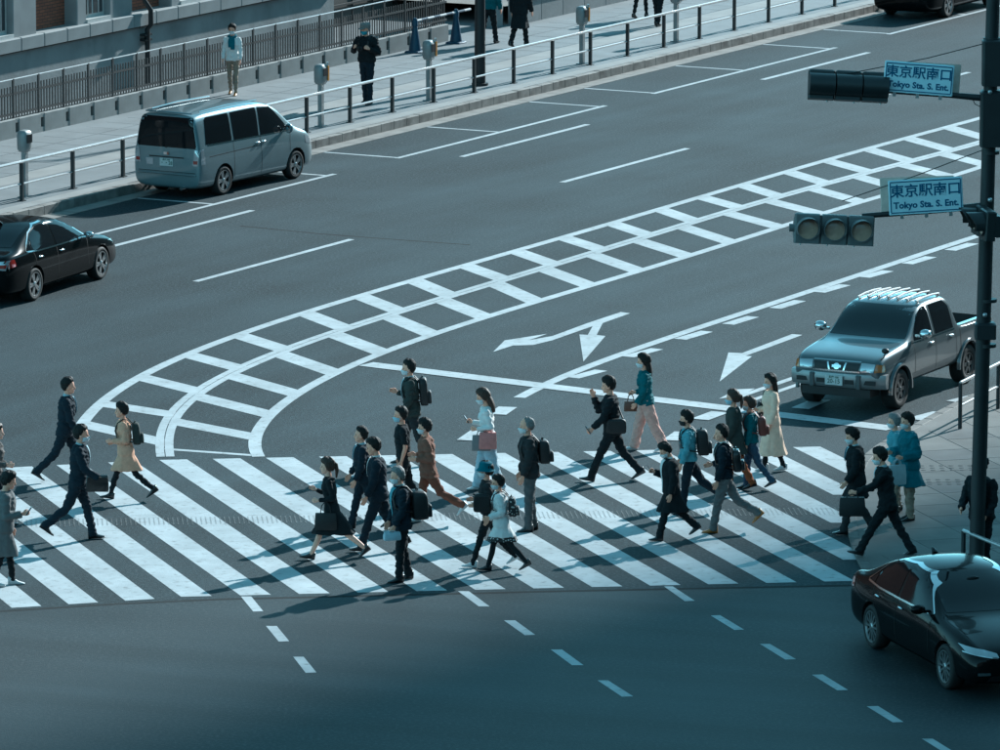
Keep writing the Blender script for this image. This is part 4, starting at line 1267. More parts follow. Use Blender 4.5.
for sx in (1, -1):
    hl = P_.patch('headlamp', [(sx * .46, .735), (sx * .70, .735), (sx * .72, .875), (sx * .46, .885)], 'F', M_LAMPC, off=.012)
    P_.patch('turn_lamp', [(sx * .71, .735), (sx * .80, .745), (sx * .81, .86), (sx * .73, .875)], 'F', M_LAMPO, off=.012)
    P_.patch('turn_lamp', [(2.04, .745), (2.17, .735), (2.17, .84), (2.04, .87)], 'L' if sx > 0 else 'R', M_LAMPO, off=.008)
    for x_ in (.14, -.72):
        h_ = P_.bvh.ray_cast(Vector((x_, 3 * sx, .98)), Vector((0, -sx, 0)))[0]
        mb = MB(); mb.ball((x_, h_.y + sx * .02, .98), (.10, .022, .025), 12, 6); mb.build('door_handle', M_CHROME, P_.root, True)
    mb = MB(); mb.box((-1.87, sx * .80, 1.088), (1.44, .085, .035)); mb.build('bed_rail_cap', M_CHROME, P_.root)
    P_.patch('tail_lamp', [(sx * .70, .74), (sx * .84, .74), (sx * .84, .98), (sx * .70, .98)], 'B', M_LAMPR, off=.01)
    # wheel-arch flares
    for ax in (1.475, -1.475):
        mb = MB()
        rings = []
        for k in range(15):
            a_ = math.pi * (k / 14) * 1.06 - .09
            rr_ = .44
            x_, z_ = ax + rr_ * math.cos(a_), .355 + rr_ * math.sin(a_)
            d1 = Vector((math.cos(a_), 0, math.sin(a_)))
            o_ = Vector((x_, sx * .865, z_))
            rings.append([o_ + d1 * .035 + Vector((0, 0, 0)), o_ + d1 * .02 + Vector((0, sx * .055, 0)), o_ - d1 * .02 + Vector((0, sx * .055, 0)), o_ - d1 * .03])
        mb.loft(rings); mb.build('arch_flare', M_GREYP, P_.root, 50)
g = P_.patch('grille', [(-.42, .745), (.42, .745), (.44, .87), (-.44, .87)], 'F', M_TRIM, off=.008)
P_.patch('grille_surround', [(-.45, .885), (.45, .885), (.45, .905), (-.45, .905)], 'F', M_CHROME, off=.012)
P_.patch('grille_surround', [(-.45, .715), (.45, .715), (.45, .738), (-.45, .738)], 'F', M_CHROME, off=.012)
for sx in (1, -1):
    P_.patch('grille_strut', [(sx * .12, .74), (sx * .15, .74), (sx * .19, .87), (sx * .16, .87)], 'F', M_CHROME, off=.014, parent=g)
em = P_.patch('emblem', [(-.085, .785), (.085, .785), (.085, .825), (-.085, .825)], 'F', M_CHROME, off=.018, parent=g)
P_.patch('emblem_ring', [(.06 * math.cos(k * .5236), .805 + .052 * math.sin(k * .5236)) for k in range(12)], 'F', M_CHROME, off=.014, parent=g, grid=.2)
# chrome bumper with slots
mb = MB()
rings = []
for k in range(13):
    y_ = -.90 + 1.80 * k / 12
    bend = .16 * (abs(y_) / .90) ** 3
    x_ = 2.28 - bend
    rings.append([(x_ - .10, y_, .45), (x_ - .02, y_, .44), (x_ + .02, y_, .50), (x_ + .03, y_, .62), (x_ + .01, y_, .69), (x_ - .10, y_, .70)])
mb.loft(rings); bp_ = mb.build('front_bumper', mat('bumper_steel', (.30, .30, .30), .38, metal=.55), P_.root, 45)
for y_, w_ in ((-.62, .26), (.62, .26), (-.27, .16), (.27, .16)):
    mb = MB(); mb.box((2.309 - .16 * (abs(y_) / .9) ** 3, y_, .555), (.02, w_, .075)); mb.build('bumper_slot', M_TRIM, bp_)
for y_ in (-.44, .44):
    mb = MB(); mb.bbox((2.31 - .02, y_, .565), (.05, .09, .24), .015); mb.build('overrider', M_GREYP, bp_)
P_.plate(2.335, .575, 'F', '多摩 100', '20-15')
mb = MB(); mb.box((2.05, 0, .36), (.4, 1.3, .14)); mb.build('skid_plate', M_TRIM, P_.root)
# roof rack: bars running lengthwise on two cross members
for k in range(7):
    y_ = -.56 + k * 1.12 / 6
    zz = 1.750 - .05 * (y_ / .6) ** 2
    mb = MB(); mb.tube([(.12, y_, zz - .025), (-.2, y_, zz), (-.55, y_, zz), (-.86, y_, zz - .02)], .020, 8); mb.build('rack_bar', M_RACK, P_.root, True)
for k in range(7):
    y_ = -.56 + k * 1.12 / 6
    for x_ in (.05, -.80):
        mb = MB(); mb.box((x_, y_, 1.70 - .05 * (y_ / .6) ** 2), (.05, .025, .09)); mb.build('rack_foot', M_GREYP, P_.root)
P_.mirror_unit(.72, 1.22, .86, M_CHROME, (.16, .24, .18))
mb = MB(); mb.tube([(1.95, .76, .95), (1.95, .80, 1.06)], .012, 6); mb.ball((1.95, .80, 1.09), (.05, .07, .05)); mb.build('wing_mirror', M_TRIM, P_.root, True)
P_.wheels(spokes=6, spoke_w=.07, rim_r=.20, width=.235, rim_m=mat('dull_rim', (.10, .10, .10), .4, metal=.6))
mb = MB(); mb.ball((.38, 0, 1.52), (.02, .11, .035), 12, 6); mb.build('inner_mirror', M_TRIM, P_.root, True)
# ------------------------------------------------------------------ people
bake_scene = bpy.data.scenes.new('bake')
def bake(mb, voxel, smooth=3, name='mesh'):
    """closed, overlapping pieces -> one continuous skin"""
    me = mb.mesh(name)
    o = bpy.data.objects.new('bake', me)
    bake_scene.collection.objects.link(o)
    r = o.modifiers.new('r', 'REMESH'); r.mode = 'VOXEL'; r.voxel_size = voxel; r.use_smooth_shade = True
    if smooth:
        s_ = o.modifiers.new('s', 'SMOOTH'); s_.factor = 0.5; s_.iterations = smooth
    vl = bake_scene.view_layers[0]
    vl.update()
    dg = vl.depsgraph
    out = bpy.data.meshes.new_from_object(o.evaluated_get(dg), depsgraph=dg)
    out.name = name
    bpy.data.objects.remove(o); bpy.data.meshes.remove(me)
    return out

def arr(me):
    a = np.empty(len(me.vertices) * 3); me.vertices.foreach_get('co', a); return a.reshape(-1, 3)
def nrm(me):
    a = np.empty(len(me.vertices) * 3); me.vertex_normals.foreach_get('vector', a); return a.reshape(-1, 3)

def folds(me, amp, lam, rs, hang=False):
    P, Nn = arr(me), nrm(me)
    d = np.zeros(len(P))
    if hang:                                  # long garments: folds run down from the hip and deepen towards the hem
        low_ = np.clip((0.98 - P[:, 2]) / 0.45, 0, 1)
        for f_, w_ in ((5, 1.0), (9, .6), (14, .35)):
            a_ = np.arctan2(P[:, 1], P[:, 0] * .8)
            d += w_ * low_ * np.sin(f_ * a_ + rs.uniform(0, 6) + .9 * np.sin(P[:, 2] * 9 + rs.uniform(0, 6)))
        d *= 1.6
    for i, (a, l) in enumerate(((1.0, lam), (0.6, lam * 0.55), (0.35, lam * 0.3))):
        k = rs.normal(size=3); k[2] += (1.2 if k[2] > 0 else -1.2); k /= np.linalg.norm(k)
        k2 = rs.normal(size=3); k2 /= np.linalg.norm(k2)
        if hang: a = a * np.where(P[:, 2] > 1.0, 1.0, .25)
        d += a * np.sin(P @ k * 2 * math.pi / l + 1.6 * np.sin(P @ k2 * 2 * math.pi / (l * 2.1) + rs.uniform(0, 6)) + rs.uniform(0, 6))
    P = P + Nn * (d * amp)[:, None]
    me.vertices.foreach_set('co', P.ravel()); me.update()

def cap_tube(mb, path, rad, seg=12):
    mb.tube(path, rad, seg)
    for p, r in zip(path, rad if isinstance(rad, (list, tuple)) else [rad] * len(path)):
        mb.ball(p, (r, r, r), 12, 8)

def mesh_to_mb(me, mb, M):
    o = len(mb.v)
    mb.v += [tuple(M @ v.co) for v in me.vertices]
    mb.f += [tuple(i + o for i in p.vertices) for p in me.polygons]

# hands: x = thumb side, y = back of the hand, -z = along the fingers
def make_hand(curl):
    mb = MB()
    mb.loft([[(x * w, y * t_, z) for x, y in ((-1, -.8), (-.6, -1), (.6, -1), (1, -.8), (1, .8), (.6, 1), (-.6, 1), (-1, .8))] for z, w, t_ in ((.015, .024, .018), (-.02, .030, .017), (-.06, .040, .016), (-.092, .041, .013))])
    for k, (x, ln) in enumerate(((.031, .068), (.011, .076), (-.010, .071), (-.029, .056))):
        p = Vector((x, 0, -.088)); a = R(curl * .35); pts = [Vector((x * .9, 0, -.07)), p]
        for j, f in enumerate((.45, .32, .26)):
            p = p + Vector((0, -math.sin(a), -math.cos(a))) * ln * f
            pts.append(p.copy()); a += R(curl * .55)
        cap_tube(mb, pts, [.0095, .0095, .009, .008, .007], 8)
    tp = [Vector((.028, -.004, -.028)), Vector((.052, -.014, -.055)), Vector((.058, -.024, -.085)), Vector((.050, -.034, -.108))]
    cap_tube(mb, tp, [.014, .012, .0105, .008], 8)
    return bake(mb, .0062, 1, 'hand')
HAND_R, HAND_G = make_hand(22), make_hand(75)

def make_head(fem):
    w = .94 if fem else 1.0
    mb = MB()
    mb.ball((-.006, 0, .137), (.100, .078 * w, .098), 24, 16)
    mb.ball((.028, 0, .062), (.064, .058 * w, .062), 18, 12)
    mb.ball((.062, 0, .022), (.026 * w, .028 * w, .020), 12, 8)
    mb.ball((.058, 0, .125), (.034, .056, .030), 14, 10)
    for s_ in (1, -1):
        mb.ball((.056, s_ * .036 * w, .080), (.026, .022, .026), 10, 8)
        mb.ball((-.002, s_ * .078 * w, .095), (.020, .010, .032), 10, 8)
    cap_tube(mb, [(.088, 0, .118), (.104, 0, .080)], [.010, .0135], 10)
    mb.ball((.082, 0, .048), (.012, .024, .011), 10, 8)
    cap_tube(mb, [(-.022, 0, -.09), (-.012, 0, .04)], [.054 * w, .050 * w], 14)
    return bake(mb, .0075, 2, 'head')
HEADS = {0: make_head(False), 1: make_head(True)}
def bvh_of(me, M=None):
    bm = bmesh.new(); bm.from_mesh(me); t = BVHTree.FromBMesh(bm); bm.free(); return t
HEADBVH = {k: bvh_of(v) for k, v in HEADS.items()}

def sst(x, a, b):
    k = max(0.0, min(1.0, (x - a) / (b - a))); return k * k * (3 - 2 * k)

def hair_mb(style, rs, fem):
    mb = MB()
    if style == 'bald': knots = [(0, 75), (50, 60), (72, 10), (82, -22), (100, -30), (130, -46), (180, -58)]
    elif style in ('short', 'grey'): knots = [(0, 38), (40, 32), (60, 24), (72, 4), (81, -25), (95, -34), (120, -54), (180, -72)]
    elif style == 'crop': knots = [(0, 28), (40, 22), (56, 12), (68, -10), (79, -34), (95, -44), (120, -60), (180, -76)]
    else: knots = [(0, 32), (35, 26), (60, 8), (74, -30), (86, -55), (110, -60), (140, -64), (180, -66)]
    th = {'bald': .008, 'short': .011, 'grey': .010, 'crop': .014}.get(style, .017)
    na, ne = 44, 32
    rows = []
    ph = rs.uniform(0, 6, 4)
    jag = rs.uniform(-7, 7, na)
    tuft = rs.uniform(-.004, .006, (na, 4))
    for i in range(ne + 1):
        el = -math.pi / 2 * .98 + math.pi * .98 * i / ne
        row = []
        for j in range(na):
            az = 2 * math.pi * j / na
            d = Vector((math.cos(el) * math.cos(az), math.cos(el) * math.sin(az), math.sin(el)))
            r0 = 1 / math.sqrt((d.x / .102) ** 2 + (d.y / (.080 if fem else .083)) ** 2 + (d.z / .101) ** 2)
            A = abs(math.degrees(math.atan2(d.y, d.x)))
            E_ = math.degrees(el)
            hl = np.interp(A, [k[0] for k in knots], [k[1] for k in knots]) + 3 * math.sin(A * .35 + ph[0]) + jag[j] * (1 if E_ > -40 else .4)
            on = sst(E_, hl - 7, hl + 3)
            nz = .003 * math.sin(3 * az + ph[1] + 2 * el) + .0025 * math.sin(15 * az + ph[2] - 2 * el) + .002 * math.sin(9 * el + ph[3]) + rs.uniform(-.003, .003)
            top = .006 * max(0, d.z) + .004 * max(0, d.x) * max(0, d.z) if style != 'bald' else 0
            gr = sst(E_ - hl, 0, 24)
            vol = (.45 + 1.0 * max(0, d.z)) if style in ('short', 'grey', 'crop') else 1.0
            fr = .012 * max(0, d.x) * max(0, min(1, (E_ - 25) / 20)) if style != 'bald' else 0
            nz += tuft[j][min(3, int((E_ + 90) / 45))] * gr
            r = r0 * .62 * (1 - on) + (r0 + .004 + fr + (th * 1.25 * vol - .003) * gr + nz * (.35 + .65 * gr) + top) * on
            row.append((d.x * r - .006, d.y * r, d.z * r + .137))
        rows.append(row)
    mb.loft(rows, True)
    if style in ('long', 'pony', 'loose'):
        if style == 'pony':
            path = [(-.095, 0, .17), (-.135, 0, .15), (-.15, 0, .05), (-.14, .005, -.06)]; rad = [.028, .032, .030, .012]
            mb.tube(path, rad, 10)
        else:
            L = -.16 if style == 'long' else -.26
            rings = []
            for k in range(9):
                f = k / 8
                z = .16 + (L - .16) * f
                cx_ = -.045 - .055 * math.sin(f * 2.2)
                wy = .088 * (1 - .35 * f * f); wx = .062 * (1 - .3 * f)
                rings.append([(cx_ + wx * math.cos(a) * (1 + .08 * math.sin(5 * a + k)), wy * math.sin(a), z) for a in [q * math.pi / 9 for q in range(18)]])
            mb.loft(rings, True)
    return mb

SKIN = [mat('skin_%d' % i, c, .55, spec=.35, var=.06, vscale=20) for i, c in enumerate([(.80, .40, .275), (.70, .34, .225), (.82, .45, .33)])]
HAIRM = {'black': mat('black_hair', (.012, .011, .010), .7, spec=.3, var=.4, vscale=60), 'brown': mat('brown_hair', (.050, .026, .017), .65, var=.3, vscale=60),
         'grey': mat('grey_hair', (.19, .185, .18), .7, var=.3, vscale=60)}
def cloth(name, c, var=.10):
    return mat('cloth_' + name, c, .88, spec=.2, var=var, vscale=14, bump=.25, bscale=90)
C = dict(
    black=cloth('black', (.012, .016, .019)), navy=cloth('navy', (.013, .022, .032)), charcoal=cloth('charcoal', (.030, .032, .034)), grey=cloth('grey', (.15, .15, .15)),
    midgrey=cloth('midgrey', (.10, .105, .108)), white=cloth('white', (.74, .73, .71), .05), offwhite=cloth('offwhite', (.50, .48, .44), .06), beige=cloth('beige', (.66, .37, .25)), cream=cloth('cream', (.86, .60, .45)),
    brown=cloth('brown', (.215, .102, .072)), teal=cloth('teal', (.018, .115, .135)), tealshirt=cloth('tealshirt', (.13, .34, .40)), poncho=cloth('poncho', (.03, .15, .19)), pink=cloth('pink', (.66, .37, .31)),
    jeans=cloth('jeans', (.04, .075, .12)), redbrown=cloth('redbrown', (.19, .070, .045)), rust=cloth('rust', (.28, .085, .035)), khaki=cloth('khaki', (.28, .22, .17)), paleblue=cloth('paleblue', (.40, .50, .56)), shirt=cloth('shirt', (.40, .52, .56), .05),
    tie=cloth('tie', (.04, .12, .18)), olive=cloth('olive', (.040, .048, .044)), tweed=cloth('tweed', (.11, .10, .095), .5), hatteal=cloth('hatteal', (.02, .13, .17)), bagpink=cloth('bagpink', (.58, .24, .22)),
    orange=mat('tan_leather', (.42, .17, .04), .35, var=.15, coat=.3), leather=mat('black_leather', (.010, .010, .011), .3, var=.15, coat=.3), sneaker=mat('white_sneaker', (.60, .60, .60), .5, var=.05),
    bagblack=mat('bag_black', (.010, .011, .012), .55, var=.2, bump=.2, bscale=60), baggrey=mat('bag_grey', (.20, .20, .20), .6, var=.1), bagred=mat('bag_red', (.16, .035, .025), .5, var=.15), bagbrown=mat('bag_brown', (.12, .045, .025), .45, var=.1),
    totewhite=mat('tote_pale', (.42, .50, .53), .6, var=.08), dots=mat('dotted_cloth', (.05, .05, .05), .7, var=.1), maskw=mat('mask_white', (.66, .68, .69), .8), maskb=mat('mask_blue', (.36, .54, .62), .8), maskk=mat('mask_black', (.015, .015, .016), .8),
    maskt=mat('mask_teal', (.05, .30, .38), .8), eye=mat('eye_dark', (.012, .01, .01), .3), lips=mat('lips', (.30, .10, .09), .5), phone=mat('phone_glass', (.01, .01, .012), .1), capgrey=cloth('capgrey', (.22, .21, .20)))

def dots_mat():
    m = C['dots']; nt = m.node_tree; b = nt.nodes['Principled BSDF']
    tc = nt.nodes.new('ShaderNodeTexCoord'); v = nt.nodes.new('ShaderNodeTexVoronoi'); v.inputs['Scale'].default_value = 22
    r = nt.nodes.new('ShaderNodeValToRGB'); r.color_ramp.interpolation = 'CONSTANT'
    r.color_ramp.elements[0].color = (.55, .53, .50, 1); r.color_ramp.elements[1].position = .33; r.color_ramp.elements[1].color = (.02, .02, .022, 1)
    nt.links.new(tc.outputs['Object'], v.inputs['Vector']); nt.links.new(v.outputs['Distance'], r.inputs[0]); nt.links.new(r.outputs[0], b.inputs['Base Color'])
dots_mat()

def ell(c, rx, ry, n=20, p=.85):
    out = []
    for k in range(n):
        a = 2 * math.pi * k / n
        ca_, sa_ = math.cos(a), math.sin(a)
        out.append((c[0] + rx * math.copysign(abs(ca_) ** p, ca_), c[1] + ry * math.copysign(abs(sa_) ** p, sa_), c[2]))
    return out

class Person:
    def __init__(s, label, px, py, top, face, legs, arms, fem=0, upper=('suit', 'navy'), lower=('trousers', 'navy'), shoes='leather', hair=('short', 'black'),
                 mask=None, shirt=None, tie=None, lean=4, head=(0, 0), z0=0.0, hem=None, skin=0, build=1.0, hat=None, group=None, scarf=None, height=None, bare=False, seed=None, sleeves=True):
        build *= 1.04 if fem else 1.09
        rs = np.random.RandomState(seed if seed is not None else (abs(hash_str(label)) % 10000))
        s.fem = fem
        g = GP(px, py, z0)
        if height is None:
            d = ray(px, top); k = g.y / d.y
            height = CH + d.z * k - z0
        # ---------------- skeleton
        Rl = Matrix.Rotation(R(lean), 3, 'Y')
        piv = Vector((0, 0, .93))
        T = lambda p: piv + Rl @ (Vector(p) - piv)
        s.T = T
        hipw = .088
        J = {}
        for sd_, nm in ((1, 'L'), (-1, 'R')):
            th, kn = legs[nm]
            hip = Vector((0, sd_ * hipw, .90))
            knee = hip + Vector((math.sin(R(th)), sd_ * .004, -math.cos(R(th)))) * .435
            sa_ = th - kn
            ank = knee + Vector((math.sin(R(sa_)), 0, -math.cos(R(sa_)))) * .41
            fp = 0.0
            if sa_ < -18: fp = -(abs(sa_) - 14) * .95
            elif sa_ > 10: fp = min(18, (sa_ - 6) * .7)
            J[nm] = (hip, knee, ank, fp)
        A = {}
        shw = (.158 if fem else .178) * build
        for sd_, nm in ((1, 'L'), (-1, 'R')):
            p, ab, el_, inw = arms[nm]
            sh = T((-.005, sd_ * shw, 1.385))
            p0 = p + lean * .5
            ud = Vector((math.sin(R(p0)) * math.cos(R(ab)), sd_ * math.sin(R(ab)), -math.cos(R(p0)) * math.cos(R(ab))))
            elb = sh + ud * .285
            q = p0 + el_
            fd = Vector((math.sin(R(q)), -sd_ * math.tan(R(inw)), -math.cos(R(q)))).normalized()
            wr = elb + fd * .245
            td = Vector((math.cos(R(q)), 0, math.sin(R(q))))
            A[nm] = (sh, elb, wr, fd, td)
        s.A = A
        # ---------------- shoes and grounding
        shoe_parts = []
        low = 9
        for nm in ('L', 'R'):
            hip, knee, ank, fp = J[nm]
            Rf = Matrix.Rotation(R(-fp), 3, 'Y')
            mb = MB()
            rings = []
            hl = 0.0
            w = .040 if fem else .046
            for x, hw, zt, zb in ((-.075, .45, .035, -.070), (-.068, .75, .045, -.078), (-.03, .85, .050, -.078), (.03, .85, .02, -.078), (.08, 1.0, -.018, -.078), (.13, 1.0, -.036, -.078), (.165, .75, -.046, -.077), (.185, .35, -.055, -.072)):
                ring = []
                for a in range(12):
                    an = 2 * math.pi * a / 12
                    zz = (zt + zb) / 2 + (zt - zb) / 2 * math.copysign(abs(math.sin(an)) ** .7, math.sin(an))
                    ring.append(ank + Rf @ Vector((x, w * hw * math.copysign(abs(math.cos(an)) ** .8, math.cos(an)), zz)))
                rings.append(ring)
            mb.loft(rings, True)
            low = min(low, min(v[2] for v in mb.v))
            shoe_parts.append(mb)
        # ---------------- body (skin) under the clothes
        bmb = MB()
        lk0 = lower[0]
        lr = .72 if lk0 in ('trousers', 'wide', 'slim') or (lk0 == 'skirt' and not bare) else 1.0
        ar = 1.0 if upper[0] == 'tee' else .62
        bmb.loft([ell(T((0, 0, z)), rx * build, ry * build) for z, rx, ry in ((.84, .07, .12), (.92, .095, .145), (1.05, .085, .125), (1.25, .10, .145), (1.38, .085, .15), (1.44, .05, .09))])
        for nm in ('L', 'R'):
            hip, knee, ank, fp = J[nm]
            cap_tube(bmb, [hip, (hip + knee) / 2, knee], [.075 * lr, .066 * lr, .050 * lr]); cap_tube(bmb, [knee, knee * .62 + ank * .38 + Vector((-.012 * lr, 0, 0)), ank], [.049 * lr, .050 * lr, .036 * lr])
            sh, elb, wr, fd, td = A[nm]
            cap_tube(bmb, [sh, elb], [.046 * ar, .038 * ar]); cap_tube(bmb, [elb, elb * .6 + wr * .4, wr, wr + fd * .02], [.037 * ar, .036 * ar, .026 * max(ar, .8), .024])
        neck = T((-.01, 0, 1.425)); headp = T((.014, 0, 1.492))
        cap_tube(bmb, [neck, T((.0, 0, 1.52))], [.054 if not fem else .047, .050 if not fem else .044])
        bme = bake(bmb, .016, 2, 'body')
        full = MB()
        mesh_to_mb(bme, full, Matrix.Identity(4)); bpy.data.meshes.remove(bme)
        for nm, sd_ in (('L', 1), ('R', -1)):
            sh, elb, wr, fd, td = A[nm]
            z_ = -fd; x_ = (td - z_ * td.dot(z_)).normalized(); y_ = z_.cross(x_)
            if sd_ > 0: M = Matrix((x_, y_, z_)).transposed().to_4x4()
            else: M = (Matrix((x_, -y_, z_)).transposed()).to_4x4()
            # back of the hand faces outwards
            if (M.to_3x3() @ Vector((0, 1, 0))).y * sd_ < 0:
                M = M @ Matrix.Scale(-1, 4, Vector((0, 1, 0)))
            M.translation = wr + fd * .005
            hsc = .80 if fem else .90
            mesh_to_mb(HAND_G if arms.get('grip', '') in (nm, 'LR') else HAND_R, full, M @ Matrix.Scale(hsc, 4))
        HM = (Matrix.Translation(headp) @ Matrix.Rotation(R(head[0]), 4, 'Z') @ Matrix.Rotation(R(head[1]), 4, 'Y') @ Matrix.Scale(1.07, 4))
        s.HM = HM
        mesh_to_mb(HEADS[fem], full, HM)
        # ---------------- clothing
        kind, cname = upper
        hemz = hem if hem is not None else {'suit': .80, 'coat': .50, 'tee': .88, 'shirt': .86, 'poncho': .62, 'jacket': .86, 'dress': .86}[kind]
        ease = {'suit': .016, 'coat': .026, 'tee': .004, 'shirt': .010, 'poncho': .03, 'jacket': .022, 'dress': .006}[kind]
        tors = []
        prof = ((1.465, .058, .060, -.006), (1.445, .075, .095, -.008), (1.415, .092, .145, -.006), (1.36, .108, .172, 0), (1.26, .120, .168, .004), (1.16, .115, .156, .004), (1.06, .105, .150, .003), (.97, .112, .162, 0), (.90, .118, .170, 0), (.85, .118, .172, 0))
        if fem: prof = ((1.46, .052, .054, -.006), (1.44, .068, .085, -.008), (1.41, .084, .128, -.006), (1.36, .098, .150, 0), (1.26, .118, .150, .010), (1.16, .102, .136, .006), (1.06, .092, .128, .003), (.97, .110, .156, 0), (.90, .120, .170, 0), (.85, .120, .170, 0))
        for z, rx, ry, ox in prof:
            if z >= max(hemz, .85) - .001:
                tors.append(ell(T((ox, 0, z)), rx * build + ease, ry * build + ease * 1.1))
        def leg_extent(z):
            xs = []
            for nm in ('L', 'R'):
                hip, knee, ank, fp = J[nm]
                for a, b in ((hip, knee), (knee, ank)):
                    if min(a.z, b.z) <= z <= max(a.z, b.z):
                        f = (z - a.z) / (b.z - a.z); xs.append((a + (b - a) * f).x)
            if not xs: xs = [0]
            return min(xs), max(xs)
        def skirt(z1, z0_, fl, rad=.095, yr=.165):
            out = []
            n = max(3, int((z1 - z0_) / .06))
            for k in range(n + 1):
                z = z1 + (z0_ - z1) * k / n
                a, b = leg_extent(z)
                g_ = fl * (z1 - z) / max(.01, (z1 - z0_))
                c_ = (a + b) / 2 - .01; hx = (b - a) / 2 + rad + g_
                out.append(ell((c_, 0, z), hx, yr + g_ * .8, p=.8))
            return out
        tmb = MB()
        if hemz < .845 and kind in ('coat', 'suit', 'poncho'):
            fl = {'coat': .035, 'suit': .012, 'poncho': .09}[kind]
            tors += skirt(.83, hemz, fl, .100 + ease * .6, .165 + ease)
        elif kind == 'dress':
            tors += skirt(.83, hemz, .04, .118, .168)
        tors_mb = MB(); tors_mb.loft(tors, True)
        tmb.loft(tors, True)
        slv = {'suit': (.072, .062, .053), 'coat': (.078, .068, .060), 'tee': (.060, .056, .0), 'shirt': (.064, .056, .048), 'poncho': (.085, .10, .095), 'jacket': (.074, .066, .056), 'dress': (.056, .050, .042)}[kind]
        sc = .90 if fem else 1.0
        for nm in ('L', 'R'):
            sh, elb, wr, fd, td = A[nm]
            if kind == 'tee':
                mid_ = sh + (elb - sh) * .72
                cap_tube(tmb, [sh, mid_], [slv[0] * sc, slv[1] * sc])
            else:
                cap_tube(tmb, [sh, elb], [slv[0] * sc, slv[1] * sc])
                endp = wr - fd * .005
                tmb.tube([elb, elb + (endp - elb) * .5, endp], [slv[1] * sc, (slv[1] + slv[2]) / 2 * sc, slv[2] * sc], 12)
        tm = bake(tmb, .0135, 3, kind)
        folds(tm, {'tee': .005, 'coat': .0055, 'poncho': .006, 'dress': .004}.get(kind, .0070), .13, rs, kind in ('coat', 'poncho', 'dress'))
        garment = {'suit': 'jacket', 'coat': 'coat', 'tee': 'shirt', 'shirt': 'shirt', 'poncho': 'poncho', 'jacket': 'jacket', 'dress': 'dress'}[kind]
        lk, lc = lower[0], lower[1]
        lmb = None
        if lk in ('trousers', 'wide', 'slim'):
            k = {'trousers': 1.12, 'wide': 1.6, 'slim': .95}[lk] * (.95 if fem else 1)
            lmb = MB()
            lmb.loft([ell((0, 0, z), rx, ry) for z, rx, ry in ((.80, .08, .13), (.86, .112, .165), (.94, .112, .163), (1.03, .100, .145))])
            for nm in ('L', 'R'):
                hip, knee, ank, fp = J[nm]
                cap_tube(lmb, [hip + Vector((0, 0, -.02)), hip * .5 + knee * .5, knee], [.090 * (1 + (k - 1) * .4), .082 * (1 + (k - 1) * .7), .063 * k])
                e_ = ank + (knee - ank).normalized() * .0
                lmb.tube([knee, knee * .5 + ank * .5, e_, e_ + (ank - knee).normalized() * .035], [.063 * k, .058 * k, .056 * k * (1.05 if lk != 'slim' else .8), .057 * k * (1.05 if lk != 'slim' else .8)], 12)
            lm = bake(lmb, .0135, 3, 'trousers')
            folds(lm, .0065, .13, rs)
            lname = 'trousers'
        elif lk == 'skirt':
            lmb = MB(); lmb.loft([ell((0, 0, 1.02), .10, .14), ell((0, 0, .92), .115, .165)] + skirt(.86, lower[2], .05, .105, .165)); lm = bake(lmb, .0135, 2, 'skirt'); folds(lm, .005, .10, rs, True); lname = 'skirt'
        # ---------------- assemble
        ys = [v[2] for v in full.v]
        headtop = (HM @ Vector((-.006, 0, .245))).z
        nat = headtop - low
        k = height / nat
        s.k = k
        s.root = thing('person', label, 'person', (g.x, g.y, z0), R(face), group)
        s.root.scale = (k, k, k)
        s.low = low
        up = Vector((0, 0, -low))
        s.up = up
        def fin(me):
            P = arr(me); P[:, 2] -= low; me.vertices.foreach_set('co', P.ravel()); me.update(); return me
        s.fin = fin
        obj('body', fin(full.mesh('body')), SKIN[skin], s.root, 'full')
        obj(garment, fin(tm), C[cname], s.root, 'full')
        if lmb is not None:
            obj(lname, fin(lm), C[lc], s.root, 'full')
        if bare is False and lk == 'skirt' or lk == 'tights':
            tg = MB()
            for nm in ('L', 'R'):
                hip, knee, ank, fp = J[nm]
                cap_tube(tg, [hip, (hip + knee) / 2, knee], [.082, .072, .055]); cap_tube(tg, [knee, knee * .62 + ank * .38 + Vector((-.012, 0, 0)), ank], [.054, .055, .041])
            tg.ball((0, 0, .88), (.10, .14, .09))
            obj('tights', fin(bake(tg, .014, 2, 'tights')), C['black'], s.root, 'full')
        for mb in shoe_parts:
            obj('shoe', fin(mb.mesh('shoe')), C[shoes], s.root, 50)
        # hair, face
        hs, hc = hair
        hm = hair_mb(hs, rs, fem)
        hm.v = [tuple(HM @ Vector(p)) for p in hm.v]
        ho = obj('hair', fin(hm.mesh('hair')), HAIRM[hc], s.root, 'full')
        def inhead(mb, name, m, parent=None, smooth=True):
            mb.v = [tuple(HM @ Vector(p)) for p in mb.v]
            return obj(name, fin(mb.mesh(name)), m, parent or s.root, smooth)
        for sd_ in (1, -1):
            mb = MB(); mb.ball((.081, sd_ * .031, .112), (.008, .013, .006), 10, 6); inhead(mb, 'eye', C['eye'])
            mb = MB(); mb.tube([(.086, sd_ * .016, .130), (.082, sd_ * .034, .133), (.072, sd_ * .048, .128)], [.003, .004, .002], 6); inhead(mb, 'eyebrow', HAIRM[hc])
